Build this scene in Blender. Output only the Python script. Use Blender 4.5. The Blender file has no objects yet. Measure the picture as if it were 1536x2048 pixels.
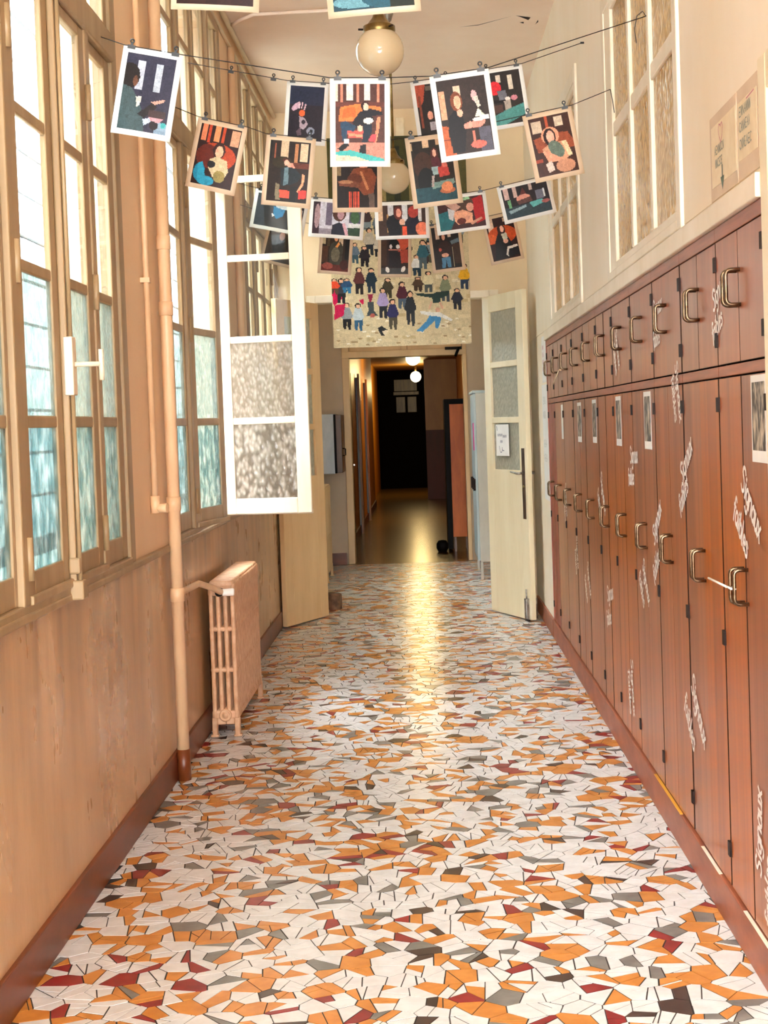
import bpy, math, random
import numpy as np
from mathutils import Matrix, Vector

# ------------------------------------------------------------------ camera, sky, exposure
SC = bpy.context.scene
COL = SC.collection
F_PX, W_PX, H_PX = 3076.0, 1536.0, 2048.0
EYE = 1.5
PITCH, ROLL = math.atan(3076 / 85000), 0.034
cd = bpy.data.cameras.new('camera')
cam = bpy.data.objects.new('camera', cd)
COL.objects.link(cam)
_fw = Vector((0, math.cos(PITCH), -math.sin(PITCH)))
_dn = Vector((0, -math.sin(PITCH), -math.cos(PITCH)))
_rt = Vector((1, 0, 0))
_c, _s = math.cos(ROLL), math.sin(ROLL)
_X = _rt * _c + _dn * _s
_Y = _rt * _s - _dn * _c
_Z = -_fw
cam.matrix_world = Matrix(((_X.x, _Y.x, _Z.x, 0), (_X.y, _Y.y, _Z.y, 0), (_X.z, _Y.z, _Z.z, EYE), (0, 0, 0, 1)))
cd.sensor_fit = 'VERTICAL'
cd.sensor_height = 36.0
cd.lens = 36.0 * F_PX / H_PX
cd.shift_x = (W_PX / 2 - 851.78) / H_PX
cd.shift_y = (956.25 - H_PX / 2) / H_PX
cd.clip_start = 0.05
cd.clip_end = 300
SC.camera = cam

WORLD_STRENGTH = 14.0
w = bpy.data.worlds.new('overcast_sky')
SC.world = w
w.use_nodes = True
bg = w.node_tree.nodes['Background']
bg.inputs[0].default_value = (0.93, 0.97, 1.0, 1)
bg.inputs[1].default_value = WORLD_STRENGTH

SC.view_settings.view_transform = 'Standard'
SC.view_settings.look = 'None'
SC.view_settings.gamma = 1.0
SC.view_settings.use_curve_mapping = False
SC.view_settings.exposure = 1.2
SC.cycles.use_denoising = True
SC.cycles.max_bounces = 9
SC.cycles.diffuse_bounces = 6
SC.cycles.glossy_bounces = 4
SC.cycles.transparent_max_bounces = 14
SC.cycles.sample_clamp_indirect = 6.0

XL, XR, ZC = -1.12, 0.848, 3.95          # left wall face, right wall face, ceiling
WIN_Y = (1.6, 4.743, 7.885, 11.02, 14.2)       # centres of the windows on the left

# ------------------------------------------------------------------ helpers
def lin(c):
    if isinstance(c, str):
        c = c.lstrip('#'); c = tuple(int(c[i:i + 2], 16) / 255 for i in (0, 2, 4))
    return tuple((x / 12.92 if x <= 0.04045 else ((x + 0.055) / 1.055) ** 2.4) for x in c[:3])

class NT:
    def __init__(self, m):
        m.use_nodes = True
        self.t = m.node_tree; self.n = self.t.nodes; self.l = self.t.links
        self.n.clear()
    def add(self, typ, **kw):
        nd = self.n.new(typ)
        for k, v in kw.items():
            if k.startswith('i_'):
                nd.inputs[int(k[2:]) if k[2:].isdigit() else k[2:].replace('_', ' ')].default_value = v
            else:
                setattr(nd, k, v)
        return nd
    def link(self, a, ao, b, bi):
        self.l.new(a.outputs[ao], b.inputs[bi])

MATS = {}
def mat(name, c1, c2=None, rough=0.5, scale=(6, 6, 6), detail=4.0, lo=0.35, hi=0.65, bump=0.0, bscale=None,
        metallic=0.0, spec=0.5, coat=0.0, third=None, vary=0.0):
    """noise-mottled surface; scale is per object axis so streaks and grain can run one way"""
    m = bpy.data.materials.new(name)
    t = NT(m)
    out = t.add('ShaderNodeOutputMaterial'); p = t.add('ShaderNodeBsdfPrincipled')
    t.link(p, 0, out, 0)
    p.inputs['Roughness'].default_value = rough
    p.inputs['Metallic'].default_value = metallic
    p.inputs['Specular IOR Level'].default_value = spec
    p.inputs['Coat Weight'].default_value = coat
    p.inputs['Coat Roughness'].default_value = 0.15
    a = lin(c1) if isinstance(c1, str) else c1
    if c2 is None:
        p.inputs['Base Color'].default_value = (*a, 1)
    else:
        b = lin(c2) if isinstance(c2, str) else c2
        g = t.add('ShaderNodeNewGeometry')
        mp = t.add('ShaderNodeMapping'); mp.inputs['Scale'].default_value = scale
        t.link(g, 'Position', mp, 0)
        nz = t.add('ShaderNodeTexNoise'); nz.inputs['Scale'].default_value = 1.0
        nz.inputs['Detail'].default_value = detail; nz.inputs['Roughness'].default_value = 0.6
        t.link(mp, 0, nz, 0)
        r = t.add('ShaderNodeValToRGB')
        r.color_ramp.elements[0].position = lo; r.color_ramp.elements[0].color = (*a, 1)
        r.color_ramp.elements[1].position = hi; r.color_ramp.elements[1].color = (*b, 1)
        if third:
            e = r.color_ramp.elements.new(min(0.98, hi + 0.12)); e.color = (*lin(third), 1)
        t.link(nz, 0, r, 0)
        if vary:
            oi = t.add('ShaderNodeObjectInfo')
            hs = t.add('ShaderNodeHueSaturation')
            for key, amp, mid in (('Value', vary, 1.0), ('Saturation', vary * .6, 1.0)):
                mr = t.add('ShaderNodeMapRange'); mr.inputs[3].default_value = mid - amp; mr.inputs[4].default_value = mid + amp
                t.link(oi, 'Random', mr, 0); t.link(mr, 0, hs, key)
            t.link(r, 0, hs, 'Color'); t.link(hs, 0, p, 'Base Color')
        else:
            t.link(r, 0, p, 'Base Color')
    if bump:
        g2 = t.add('ShaderNodeNewGeometry')
        mp2 = t.add('ShaderNodeMapping'); s = bscale or scale
        mp2.inputs['Scale'].default_value = s
        t.link(g2, 'Position', mp2, 0)
        n2 = t.add('ShaderNodeTexNoise'); n2.inputs['Scale'].default_value = 1.0; n2.inputs['Detail'].default_value = 5
        t.link(mp2, 0, n2, 0)
        b2 = t.add('ShaderNodeBump'); b2.inputs['Strength'].default_value = bump; b2.inputs['Distance'].default_value = 0.01
        t.link(n2, 0, b2, 'Height'); t.link(b2, 0, p, 'Normal')
    MATS[name] = m
    return m

def emit(name, c, s):
    m = bpy.data.materials.new(name); t = NT(m)
    out = t.add('ShaderNodeOutputMaterial'); e = t.add('ShaderNodeEmission')
    e.inputs[0].default_value = (*lin(c), 1); e.inputs[1].default_value = s
    t.link(e, 0, out, 0); MATS[name] = m
    return m

def schlick(t):
    lw = t.add('ShaderNodeLayerWeight'); lw.inputs[0].default_value = 0.5
    pw = t.add('ShaderNodeMath', operation='POWER'); pw.inputs[1].default_value = 5.0
    t.link(lw, 'Facing', pw, 0)
    ma = t.add('ShaderNodeMath', operation='MULTIPLY_ADD'); ma.inputs[1].default_value = 0.7; ma.inputs[2].default_value = 0.03
    t.link(pw, 0, ma, 0)
    return ma

def glass_clear(name):
    m = bpy.data.materials.new(name); t = NT(m)
    out = t.add('ShaderNodeOutputMaterial'); mx = t.add('ShaderNodeMixShader')
    tr = t.add('ShaderNodeBsdfTransparent'); tr.inputs[0].default_value = (0.95, 0.97, 0.96, 1)
    gl = t.add('ShaderNodeBsdfGlossy'); gl.inputs['Roughness'].default_value = 0.02
    fr = schlick(t)
    t.link(fr, 0, mx, 0); t.link(tr, 0, mx, 1); t.link(gl, 0, mx, 2); t.link(mx, 0, out, 0)
    MATS[name] = m

def glass_relief(name, scale, c_lo, c_hi, bump, stretch=(1, 1, 0.55), haze=0.25, milk=0.0, milk_c=(0.8, 0.76, 0.66)):
    """rolled cathedral glass: relief pattern changes how much light a spot lets through"""
    m = bpy.data.materials.new(name); t = NT(m)
    out = t.add('ShaderNodeOutputMaterial')
    tc = t.add('ShaderNodeNewGeometry')
    mp = t.add('ShaderNodeMapping'); mp.inputs['Scale'].default_value = tuple(scale * q for q in stretch)
    t.link(tc, 'Position', mp, 0)
    nz = t.add('ShaderNodeTexNoise'); nz.inputs['Scale'].default_value = 0.7; nz.inputs['Detail'].default_value = 2
    t.link(mp, 0, nz, 0)
    mixv = t.add('ShaderNodeMix', data_type='VECTOR'); mixv.inputs[0].default_value = 0.35
    t.link(mp, 0, mixv, 4); t.link(nz, 1, mixv, 5)
    vo = t.add('ShaderNodeTexVoronoi', feature='SMOOTH_F1'); vo.inputs['Scale'].default_value = 1.0
    t.link(mp, 0, vo, 'Vector')
    ad = t.add('ShaderNodeMath', operation='ADD'); t.link(vo, 0, ad, 0)
    sc = t.add('ShaderNodeMath', operation='MULTIPLY'); sc.inputs[1].default_value = 0.6
    t.link(nz, 0, sc, 0); t.link(sc, 0, ad, 1)
    r = t.add('ShaderNodeValToRGB')
    r.color_ramp.elements[0].position = 0.38; r.color_ramp.elements[0].color = (*c_hi, 1)
    r.color_ramp.elements[1].position = 0.88; r.color_ramp.elements[1].color = (*c_lo, 1)
    t.link(ad, 0, r, 0)
    bp = t.add('ShaderNodeBump'); bp.inputs['Strength'].default_value = bump; bp.inputs['Distance'].default_value = 0.01
    t.link(ad, 0, bp, 'Height')
    tr = t.add('ShaderNodeBsdfTransparent'); t.link(r, 0, tr, 0)
    tl = t.add('ShaderNodeBsdfTranslucent'); t.link(r, 0, tl, 0); t.link(bp, 0, tl, 'Normal')
    m1 = t.add('ShaderNodeMixShader'); m1.inputs[0].default_value = haze
    t.link(tr, 0, m1, 1); t.link(tl, 0, m1, 2)
    if milk:
        df = t.add('ShaderNodeBsdfDiffuse'); mcl = t.add('ShaderNodeMix', data_type='RGBA', blend_type='MULTIPLY'); mcl.inputs[0].default_value = 0.6; t.link(r, 0, mcl, 6); mcl.inputs[7].default_value = (*milk_c, 1); t.link(mcl, 2, df, 0); t.link(bp, 0, df, 'Normal')
        m3 = t.add('ShaderNodeMixShader'); m3.inputs[0].default_value = milk
        t.link(m1, 0, m3, 1); t.link(df, 0, m3, 2); m1 = m3
    gl = t.add('ShaderNodeBsdfGlossy'); gl.inputs['Roughness'].default_value = 0.12; t.link(bp, 0, gl, 'Normal')
    fr = schlick(t)
    m2 = t.add('ShaderNodeMixShader'); t.link(fr, 0, m2, 0); t.link(m1, 0, m2, 1); t.link(gl, 0, m2, 2)
    t.link(m2, 0, out, 0)
    MATS[name] = m

def printed(name, rough):
    """flat print: colour of the ink stored per face"""
    m = bpy.data.materials.new(name); t = NT(m)
    out = t.add('ShaderNodeOutputMaterial'); p = t.add('ShaderNodeBsdfPrincipled'); t.link(p, 0, out, 0)
    a = t.add('ShaderNodeAttribute', attribute_name='ink'); t.link(a, 'Color', p, 'Base Color')
    p.inputs['Roughness'].default_value = rough; p.inputs['Specular IOR Level'].default_value = 0.15
    MATS[name] = m

class MB:
    def __init__(self):
        self.v = []; self.f = []; self.sm = []; self.mi = []
        self.cur = 0
    def face(self, idx, smooth=False):
        self.f.append(tuple(idx)); self.sm.append(smooth); self.mi.append(self.cur)
    def box(self, x0, x1, y0, y1, z0, z1):
        b = len(self.v)
        self.v += [(x0, y0, z0), (x1, y0, z0), (x1, y1, z0), (x0, y1, z0), (x0, y0, z1), (x1, y0, z1), (x1, y1, z1), (x0, y1, z1)]
        for q in ((0, 3, 2, 1), (4, 5, 6, 7), (0, 1, 5, 4), (1, 2, 6, 5), (2, 3, 7, 6), (3, 0, 4, 7)):
            self.face([b + i for i in q])
        return self
    def tube(self, pts, r, n=8, caps=True):
        pts = [Vector(p) for p in pts]
        rs = r if isinstance(r, (list, tuple)) else [r] * len(pts)
        rings = []
        prev = None
        for i, p in enumerate(pts):
            d = (pts[min(i + 1, len(pts) - 1)] - pts[max(i - 1, 0)]).normalized()
            if prev is None:
                up = Vector((0, 0, 1)) if abs(d.z) < 0.9 else Vector((1, 0, 0))
                a = d.cross(up).normalized()
            else:
                a = (prev - d * prev.dot(d)).normalized()
            prev = a
            b = d.cross(a)
            base = len(self.v)
            for k in range(n):
                t = 2 * math.pi * k / n
                self.v.append(tuple(p + (a * math.cos(t) + b * math.sin(t)) * rs[i]))
            rings.append(base)
        for i in range(len(rings) - 1):
            for k in range(n):
                k2 = (k + 1) % n
                self.face((rings[i] + k, rings[i] + k2, rings[i + 1] + k2, rings[i + 1] + k), True)
        if caps:
            self.face([rings[0] + k for k in reversed(range(n))])
            self.face([rings[-1] + k for k in range(n)])
        return self
    def lathe(self, c, prof, n=32, axis='z'):
        """prof: list of (radius, height)"""
        rings = []
        for (r, h) in prof:
            base = len(self.v)
            for k in range(n):
                t = 2 * math.pi * k / n
                if axis == 'z': q = (c[0] + r * math.cos(t), c[1] + r * math.sin(t), c[2] + h)
                elif axis == 'y': q = (c[0] + r * math.cos(t), c[1] + h, c[2] + r * math.sin(t))
                else: q = (c[0] + h, c[1] + r * math.cos(t), c[2] + r * math.sin(t))
                self.v.append(q)
            rings.append(base)
        for i in range(len(rings) - 1):
            for k in range(n):
                k2 = (k + 1) % n
                self.face((rings[i] + k, rings[i] + k2, rings[i + 1] + k2, rings[i + 1] + k), True)
        return self
    def prism(self, poly, z0, z1):
        """poly in xy, counter-clockwise"""
        n = len(poly); b = len(self.v)
        self.v += [(x, y, z0) for x, y in poly] + [(x, y, z1) for x, y in poly]
        self.face([b + n + i for i in range(n)])
        for i in range(n):
            j = (i + 1) % n
            self.face((b + i, b + j, b + n + j, b + n + i))
        return self
    def mesh(self, name, mats):
        me = bpy.data.meshes.new(name)
        me.from_pydata(self.v, [], self.f)
        me.polygons.foreach_set('use_smooth', self.sm)
        if not isinstance(mats, (list, tuple)): mats = [mats]
        for m in mats: me.materials.append(MATS[m])
        if len(mats) > 1: me.polygons.foreach_set('material_index', self.mi)
        me.update()
        return me
    def build(self, name, mats, parent=None, bevel=0.0, seg=2):
        return link(name, self.mesh(name, mats), parent, bevel, seg)

def link(name, me, parent=None, bevel=0.0, seg=2):
    o = bpy.data.objects.new(name, me)
    COL.objects.link(o)
    if parent is not None: o.parent = parent
    if bevel:
        b = o.modifiers.new('bevel', 'BEVEL'); b.width = bevel; b.segments = seg; b.limit_method = 'ANGLE'
    return o

def empty(name, loc=(0, 0, 0), rz=0.0):
    o = bpy.data.objects.new(name, None); COL.objects.link(o)
    o.location = loc; o.rotation_euler = (0, 0, rz); o.empty_display_size = 0.1
    return o

def tag(o, label=None, cat=None, group=None, kind=None):
    if label: o['label'] = label
    if cat: o['category'] = cat
    if group: o['group'] = group
    if kind: o['kind'] = kind
    return o

def struct(o, label=None):
    o['kind'] = 'structure'
    if label: o['label'] = label
    return o

RND = random.Random(7)

def dado(name):
    """old gloss paint: cloudy tone, grimy runs coming down from the sill"""
    m = bpy.data.materials.new(name); t = NT(m)
    out = t.add('ShaderNodeOutputMaterial'); p = t.add('ShaderNodeBsdfPrincipled'); t.link(p, 0, out, 0)
    g = t.add('ShaderNodeNewGeometry')
    def noise(sc, det):
        mp = t.add('ShaderNodeMapping'); mp.inputs['Scale'].default_value = sc; t.link(g, 'Position', mp, 0)
        n = t.add('ShaderNodeTexNoise'); n.inputs['Scale'].default_value = 1; n.inputs['Detail'].default_value = det; n.inputs['Roughness'].default_value = .62
        t.link(mp, 0, n, 0); return n
    def ramp(src, p0, c0, p1, c1):
        r = t.add('ShaderNodeValToRGB'); e = r.color_ramp.elements
        e[0].position = p0; e[0].color = (*c0, 1); e[1].position = p1; e[1].color = (*c1, 1)
        t.link(src, 0, r, 0); return r
    base = ramp(noise((2.2, 2.2, 1.0), 6), .34, lin('#d4ae82'), .68, lin('#b68e62'))
    runs = ramp(noise((7, 7, 0.35), 2.5), .40, (0, 0, 0), .85, (1, 1, 1))
    sx = t.add('ShaderNodeSeparateXYZ'); t.link(g, 'Position', sx, 0)
    mr = t.add('ShaderNodeMapRange'); mr.inputs[1].default_value = 0.35; mr.inputs[2].default_value = 1.0; mr.inputs[3].default_value = 0.12; mr.inputs[4].default_value = 1.0
    t.link(sx, 'Z', mr, 0)
    mu = t.add('ShaderNodeMath', operation='MULTIPLY'); t.link(runs, 0, mu, 0); t.link(mr, 0, mu, 1)
    mx = t.add('ShaderNodeMix', data_type='RGBA'); t.link(mu, 0, mx, 0); t.link(base, 0, mx, 6); mx.inputs[7].default_value = (*lin('#74563a'), 1)
    t.link(mx, 2, p, 'Base Color')
    rg = ramp(noise((3, 3, 1.5), 4), .3, (.22,) * 3, .7, (.42,) * 3); t.link(rg, 0, p, 'Roughness')
    bp = t.add('ShaderNodeBump'); bp.inputs['Strength'].default_value = 0.12; bp.inputs['Distance'].default_value = 0.01
    t.link(noise((26, 26, 14), 5), 0, bp, 'Height'); t.link(bp, 0, p, 'Normal')
    p.inputs['Specular IOR Level'].default_value = 0.7
    MATS[name] = m

# ------------------------------------------------------------------ materials
mat('plaster_left', '#f0d4b0', '#e6c69e', 0.55, (1.2, 1.2, 0.5), bump=0.15, bscale=(60, 60, 60))
dado('dado_left')
mat('plaster_right', '#f8eedb', '#f2e4ca', 0.6, (1.5, 1.5, 0.8), bump=0.08, bscale=(60, 60, 60))
mat('plaster_end', '#ecd7b2', '#e2caa2', 0.6, (2, 2, 1), bump=0.08, bscale=(60, 60, 60))
mat('plaster_vestibule', '#c9b49a', '#bba489', 0.6, (2, 2, 1))
mat('ceiling_paint', '#f2dfcd', '#ebd3be', 0.7, (1.5, 1.5, 1), bump=0.1, bscale=(20, 20, 20))
mat('frame_paint_backlit', '#a48a66', '#8e7450', 0.42, (9, 9, 1.2), 5, 0.35, 0.7)  # cream window paint darkened to its backlit tone
mat('frame_paint_lit', '#ecdfc8', '#decbac', 0.42, (9, 9, 1.2), 5, 0.4, 0.75)  # the same cream paint, its lit tone put into the colour
mat('cream_door', '#f0e4c4', '#e4d4ae', 0.4, (6, 6, 1.0), 5, 0.4, 0.75)
mat('tan_door', '#e0bd8c', '#d2ab78', 0.45, (6, 6, 1.0), 5, 0.4, 0.75)
mat('white_trim', '#f4ead6', '#e9dcc2', 0.45, (4, 4, 4))
mat('baseboard_brown', '#7c3c18', '#602c10', 0.4, (3, 3, 8), 5)
mat('kick_brown', '#a65c3c', '#8a462e', 0.42, (5, 5, 12), 5)
mat('wood_door', '#c06a2e', '#84401c', 0.36, (16, 16, 0.45), 7, 0.28, 0.74, bump=0.04, bscale=(140, 140, 3), coat=0.35, vary=0.10)
mat('wood_door_b', '#ac603a', '#8a4628', 0.38, (14, 14, 0.6), 7, 0.28, 0.75, bump=0.04, bscale=(140, 140, 3), coat=0.3, vary=0.10)
mat('wood_edge_shade', '#3a1c0e', '#2a140a', 0.6, (20, 20, 4), spec=0.2)  # door edges coloured dark so the seams look shaded
mat('wood_rail', '#a85c38', '#7c3c20', 0.4, (60, 3, 60), 5, 0.3, 0.75)
mat('wood_red', '#a04a34', '#8c3c2a', 0.4, (10, 10, 1.5))
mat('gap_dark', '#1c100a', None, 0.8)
mat('hinge_dark', '#2a1710', '#1a0e0a', 0.6, (30, 30, 30), spec=0.2)
mat('handle_metal', '#8a735a', '#5c4632', 0.28, (40, 40, 40), metallic=0.9)
mat('steel', '#b8b4ac', '#8e8a82', 0.3, (30, 30, 30), metallic=0.9)
mat('dark_plate', '#5c4436', '#4a352a', 0.4, (20, 20, 20), metallic=0.4)
mat('brass', '#9a8350', '#6e5a34', 0.35, (25, 25, 25), metallic=0.85)
mat('globe_glass', '#d8c8a8', '#cdbb98', 0.12, (5, 5, 5), spec=0.6, coat=0.5)
mat('radiator_paint', '#d2a884', '#ba8c66', 0.38, (20, 20, 20), 4, bump=0.12, bscale=(80, 80, 80))
mat('pipe_paint', '#e6c298', '#d8b086', 0.4, (12, 12, 3))
mat('grout', '#3c3430', '#2c2622', 0.8, (20, 20, 20))
mat('tile_white', '#e2e3e2', '#d4d4d2', 0.26, (14, 14, 14), 3)
mat('tile_ochre', '#d08c44', '#bd7832', 0.28, (14, 14, 14), 3)
mat('tile_grey', '#83817c', '#6c6a66', 0.28, (14, 14, 14), 3)
mat('tile_red', '#96282a', '#7c1e22', 0.28, (14, 14, 14), 3)
mat('tile_dark', '#4a3832', '#3a2c28', 0.28, (14, 14, 14), 3)
mat('paper_white', '#f2f2ee', '#eaeae6', 0.5, (8, 8, 8))
mat('paper_tan', '#dac4a8', '#d0b89a', 0.5, (8, 8, 8))
mat('paper_cream', '#f2e2c0', '#e8d4ae', 0.4, (20, 20, 20))
mat('paint_white', '#f6f2ec', '#e6dcd4', 0.5, (120, 120, 120), 2, 0.3, 0.8)
mat('cord_black', '#181210', None, 0.7)
mat('clip_black', '#100c0a', None, 0.35, spec=0.6)
mat('locker_grey', '#c2bdb2', '#b2aca0', 0.4, (6, 6, 2), 5)
mat('locker_blue', '#b8c6c8', '#a4b2b6', 0.4, (6, 6, 2), 5)
mat('orange_panel', '#e0701c', '#c45a10', 0.5, (8, 8, 2), 4)
mat('black_panel', '#0c0806', None, 0.6, spec=0.15)
mat('magenta', '#d01c84', None, 0.5)
mat('box_grey', '#bcc2c8', '#a8aeb6', 0.35, (8, 8, 3))
mat('box_brown', '#5a3c28', '#46301f', 0.4, (20, 20, 3))
mat('stone_brown', '#7a5a44', '#4c3628', 0.8, (20, 20, 20), 6)
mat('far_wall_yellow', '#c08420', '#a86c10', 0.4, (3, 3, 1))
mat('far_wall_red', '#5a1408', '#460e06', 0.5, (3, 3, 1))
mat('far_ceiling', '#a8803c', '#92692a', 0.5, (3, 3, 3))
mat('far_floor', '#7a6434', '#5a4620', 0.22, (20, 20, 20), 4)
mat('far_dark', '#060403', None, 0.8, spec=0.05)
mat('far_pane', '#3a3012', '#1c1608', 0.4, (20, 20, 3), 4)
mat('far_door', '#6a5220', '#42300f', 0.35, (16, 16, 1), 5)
mat('facade_stone', '#b4babc', '#9aa2a4', 0.8, (7, 7, 1.2), 5)
mat('facade_joint', '#14181a', None, 0.9)
mat('court_ground', '#b8b8b0', '#9c9c94', 0.9, (2, 2, 2))
mat('room_tan', '#b09870', '#98805a', 0.7, (2, 2, 2))
mat('sign_ink', '#8c9488', None, 0.6)
mat('sign_green', '#4e6a5c', None, 0.6)
mat('sign_pink', '#c8808c', None, 0.6)
mat('ink_blue', '#44486c', None, 0.6)
mat('yellow_paint', '#e0a030', None, 0.5)
mat('plastic_white', '#f2efe8', None, 0.35)
mat('notice_ink', '#30241c', '#c8b8a0', 0.5, (34, 34, 16), 2, 0.44, 0.66)
emit('lamp_lit', '#ffe9b8', 4.5)
glass_clear('glass_clear')
glass_relief('glass_fine', 55, (0.40, 0.48, 0.47), (0.60, 0.64, 0.62), 0.4)
glass_relief('glass_coarse', 34, (0.24, 0.36, 0.37), (0.62, 0.68, 0.67), 0.8)
glass_relief('glass_open_fine', 75, (0.55, 0.50, 0.42), (0.90, 0.88, 0.82), 0.9, haze=0.15, milk=0.28, milk_c=(0.85, 0.76, 0.64))
glass_relief('glass_open_coarse', 52, (0.40, 0.36, 0.30), (0.95, 0.93, 0.88), 1.0, haze=0.15, milk=0.30, milk_c=(0.9, 0.82, 0.70))
glass_relief('glass_inner', 60, (0.30, 0.22, 0.11), (0.50, 0.38, 0.21), 0.6, haze=0.7, milk=0.5, milk_c=(0.62, 0.48, 0.28))
glass_relief('glass_door', 70, (0.55, 0.55, 0.48), (0.70, 0.70, 0.62), 0.4, haze=0.75, milk=0.6, milk_c=(0.9, 0.86, 0.72))
printed('print_ink', 0.42)

# ------------------------------------------------------------------ floor: crazy-paved mosaic
def clip_half(poly, px, py, nx, ny):
    out = []
    n = len(poly)
    for i in range(n):
        a, b = poly[i], poly[(i + 1) % n]
        da = (a[0] - px) * nx + (a[1] - py) * ny
        db = (b[0] - px) * nx + (b[1] - py) * ny
        if da <= 0: out.append(a)
        if (da < 0 < db) or (db < 0 < da):
            t = da / (da - db)
            out.append((a[0] + (b[0] - a[0]) * t, a[1] + (b[1] - a[1]) * t))
    return out

def area(p):
    return 0.5 * sum(p[i][0] * p[(i + 1) % len(p)][1] - p[(i + 1) % len(p)][0] * p[i][1] for i in range(len(p)))

def inset(poly, g):
    """shrink a convex polygon by moving every edge in by g"""
    res = poly
    n = len(poly)
    for i in range(n):
        a, b = poly[i], poly[(i + 1) % n]
        dx, dy = b[0] - a[0], b[1] - a[1]
        L = math.hypot(dx, dy)
        if L < 1e-6: continue
        nx, ny = dy / L, -dx / L
        res = clip_half(res, a[0] - nx * g, a[1] - ny * g, nx, ny)
        if len(res) < 3: return []
    return res

def mosaic(x0, x1, y0, y1, cell, rnd):
    nx = int((x1 - x0) / cell) + 3; ny = int((y1 - y0) / cell) + 3
    pts = {}
    for i in range(-1, nx):
        for j in range(-1, ny):
            pts[i, j] = (x0 + (i + (0.5 if j % 2 else 0) + rnd.uniform(-.38, .38)) * cell, y0 + (j + rnd.uniform(-.38, .38)) * cell)
    pieces = []
    for (i, j), p in pts.items():
        if not (0 <= i < nx - 1 and 0 <= j < ny - 1): continue
        poly = [(x0, y0), (x1, y0), (x1, y1), (x0, y1)]
        poly = [(max(x0, p[0] - cell * 2), max(y0, p[1] - cell * 2)), (min(x1, p[0] + cell * 2), max(y0, p[1] - cell * 2)),
                (min(x1, p[0] + cell * 2), min(y1, p[1] + cell * 2)), (max(x0, p[0] - cell * 2), min(y1, p[1] + cell * 2))]
        if poly[1][0] <= poly[0][0] or poly[2][1] <= poly[1][1]: continue
        for di in range(-2, 3):
            for dj in range(-2, 3):
                q = pts.get((i + di, j + dj))
                if q is None or (di == 0 and dj == 0): continue
                poly = clip_half(poly, (p[0] + q[0]) / 2, (p[1] + q[1]) / 2, q[0] - p[0], q[1] - p[1])
                if len(poly) < 3: break
            if len(poly) < 3: break
        if len(poly) < 3: continue
        todo = [poly]
        a = abs(area(poly))
        cuts = 1 if a < cell * cell * 0.55 else (2 if rnd.random() < 0.55 else 1)
        if rnd.random() < 0.12: cuts = 0
        ang = rnd.uniform(0, math.pi)
        for _ in range(cuts):
            todo.sort(key=lambda t: -abs(area(t)))
            big = todo.pop(0)
            cx = sum(v[0] for v in big) / len(big); cy = sum(v[1] for v in big) / len(big)
            th = ang + rnd.uniform(-.5, .5); ang += math.pi * rnd.choice((0.08, 0.5))
            ox, oy = cx + rnd.uniform(-.12, .12) * cell, cy + rnd.uniform(-.12, .12) * cell
            A = clip_half(big, ox, oy, math.cos(th), math.sin(th))
            B = clip_half(big, ox, oy, -math.cos(th), -math.sin(th))
            todo += [t for t in (A, B) if len(t) >= 3]
        for t in todo:
            t2 = inset(t, rnd.uniform(0.0011, 0.0026))
            if len(t2) >= 3 and abs(area(t2)) > 1.2e-4: pieces.append(t2)
    return pieces

fl = MB().box(-1.4, 1.15, -3.0, 16.45, -0.12, -0.0012).build('floor', 'grout')
struct(fl, 'dark grouted bed of the crazy-paved mosaic floor')
TILE_M = ['tile_white', 'tile_ochre', 'tile_grey', 'tile_red', 'tile_dark']
rt = random.Random(11)
pieces = mosaic(XL, 0.86, 3.2, 16.45, 0.082, rt)
def pick():
    r = rt.random()
    return 0 if r < 0.60 else 1 if r < 0.845 else 2 if r < 0.925 else 3 if r < 0.975 else 4
def in_view(p):
    y = min(v[1] for v in p); cx = sum(v[0] for v in p) / len(p); cy = sum(v[1] for v in p) / len(p)
    return cy > 3.86 and (cx + 0.02) / cy < 0.214
pieces.sort(key=lambda p: sum(v[1] for v in p) / len(p))
vis = [p for p in pieces if in_view(p)]
near = set(id(p) for p in vis[:300])
far = MB()
for p in pieces:
    k = pick()
    h = rt.uniform(-0.0004, 0.0006)
    if area(p) < 0: p = p[::-1]; 
    if id(p) in near:
        cx = sum(v[0] for v in p) / len(p); cy = sum(v[1] for v in p) / len(p)
        o = MB().prism([(x - cx, y - cy) for x, y in p], -0.006, h).build('tile', TILE_M[k], fl)
        o.location = (cx, cy, 0)
    else:
        far.cur = k
        far.prism(p, -0.006, h)
ff = far.build('mosaic_tiles', TILE_M, fl)
ff['kind'] = 'stuff'

# ------------------------------------------------------------------ ceiling
cl = MB().box(-1.4, 1.15, -3.0, 12.3, ZC, ZC + 0.12).build('ceiling', 'ceiling_paint')
struct(cl, 'pale pinkish painted plaster ceiling')
for P in (((0.64, 9.43), (0.735, 9.49), (0.725, 9.55), (0.685, 9.49)), ((0.675, 9.60), (0.70, 9.59), (0.70, 9.63)), ((0.775, 9.66), (0.785, 9.55), (0.79, 9.60)), ((0.30, 9.66), (0.42, 9.62), (0.62, 9.44), (0.42, 9.635))):
    cr = MB(); b0 = 0
    cr.v = [(x, y, ZC - 0.001) for x, y in P]; cr.face(tuple(reversed(range(len(P))))); cr.build('crack', 'gap_dark', cl)

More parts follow.
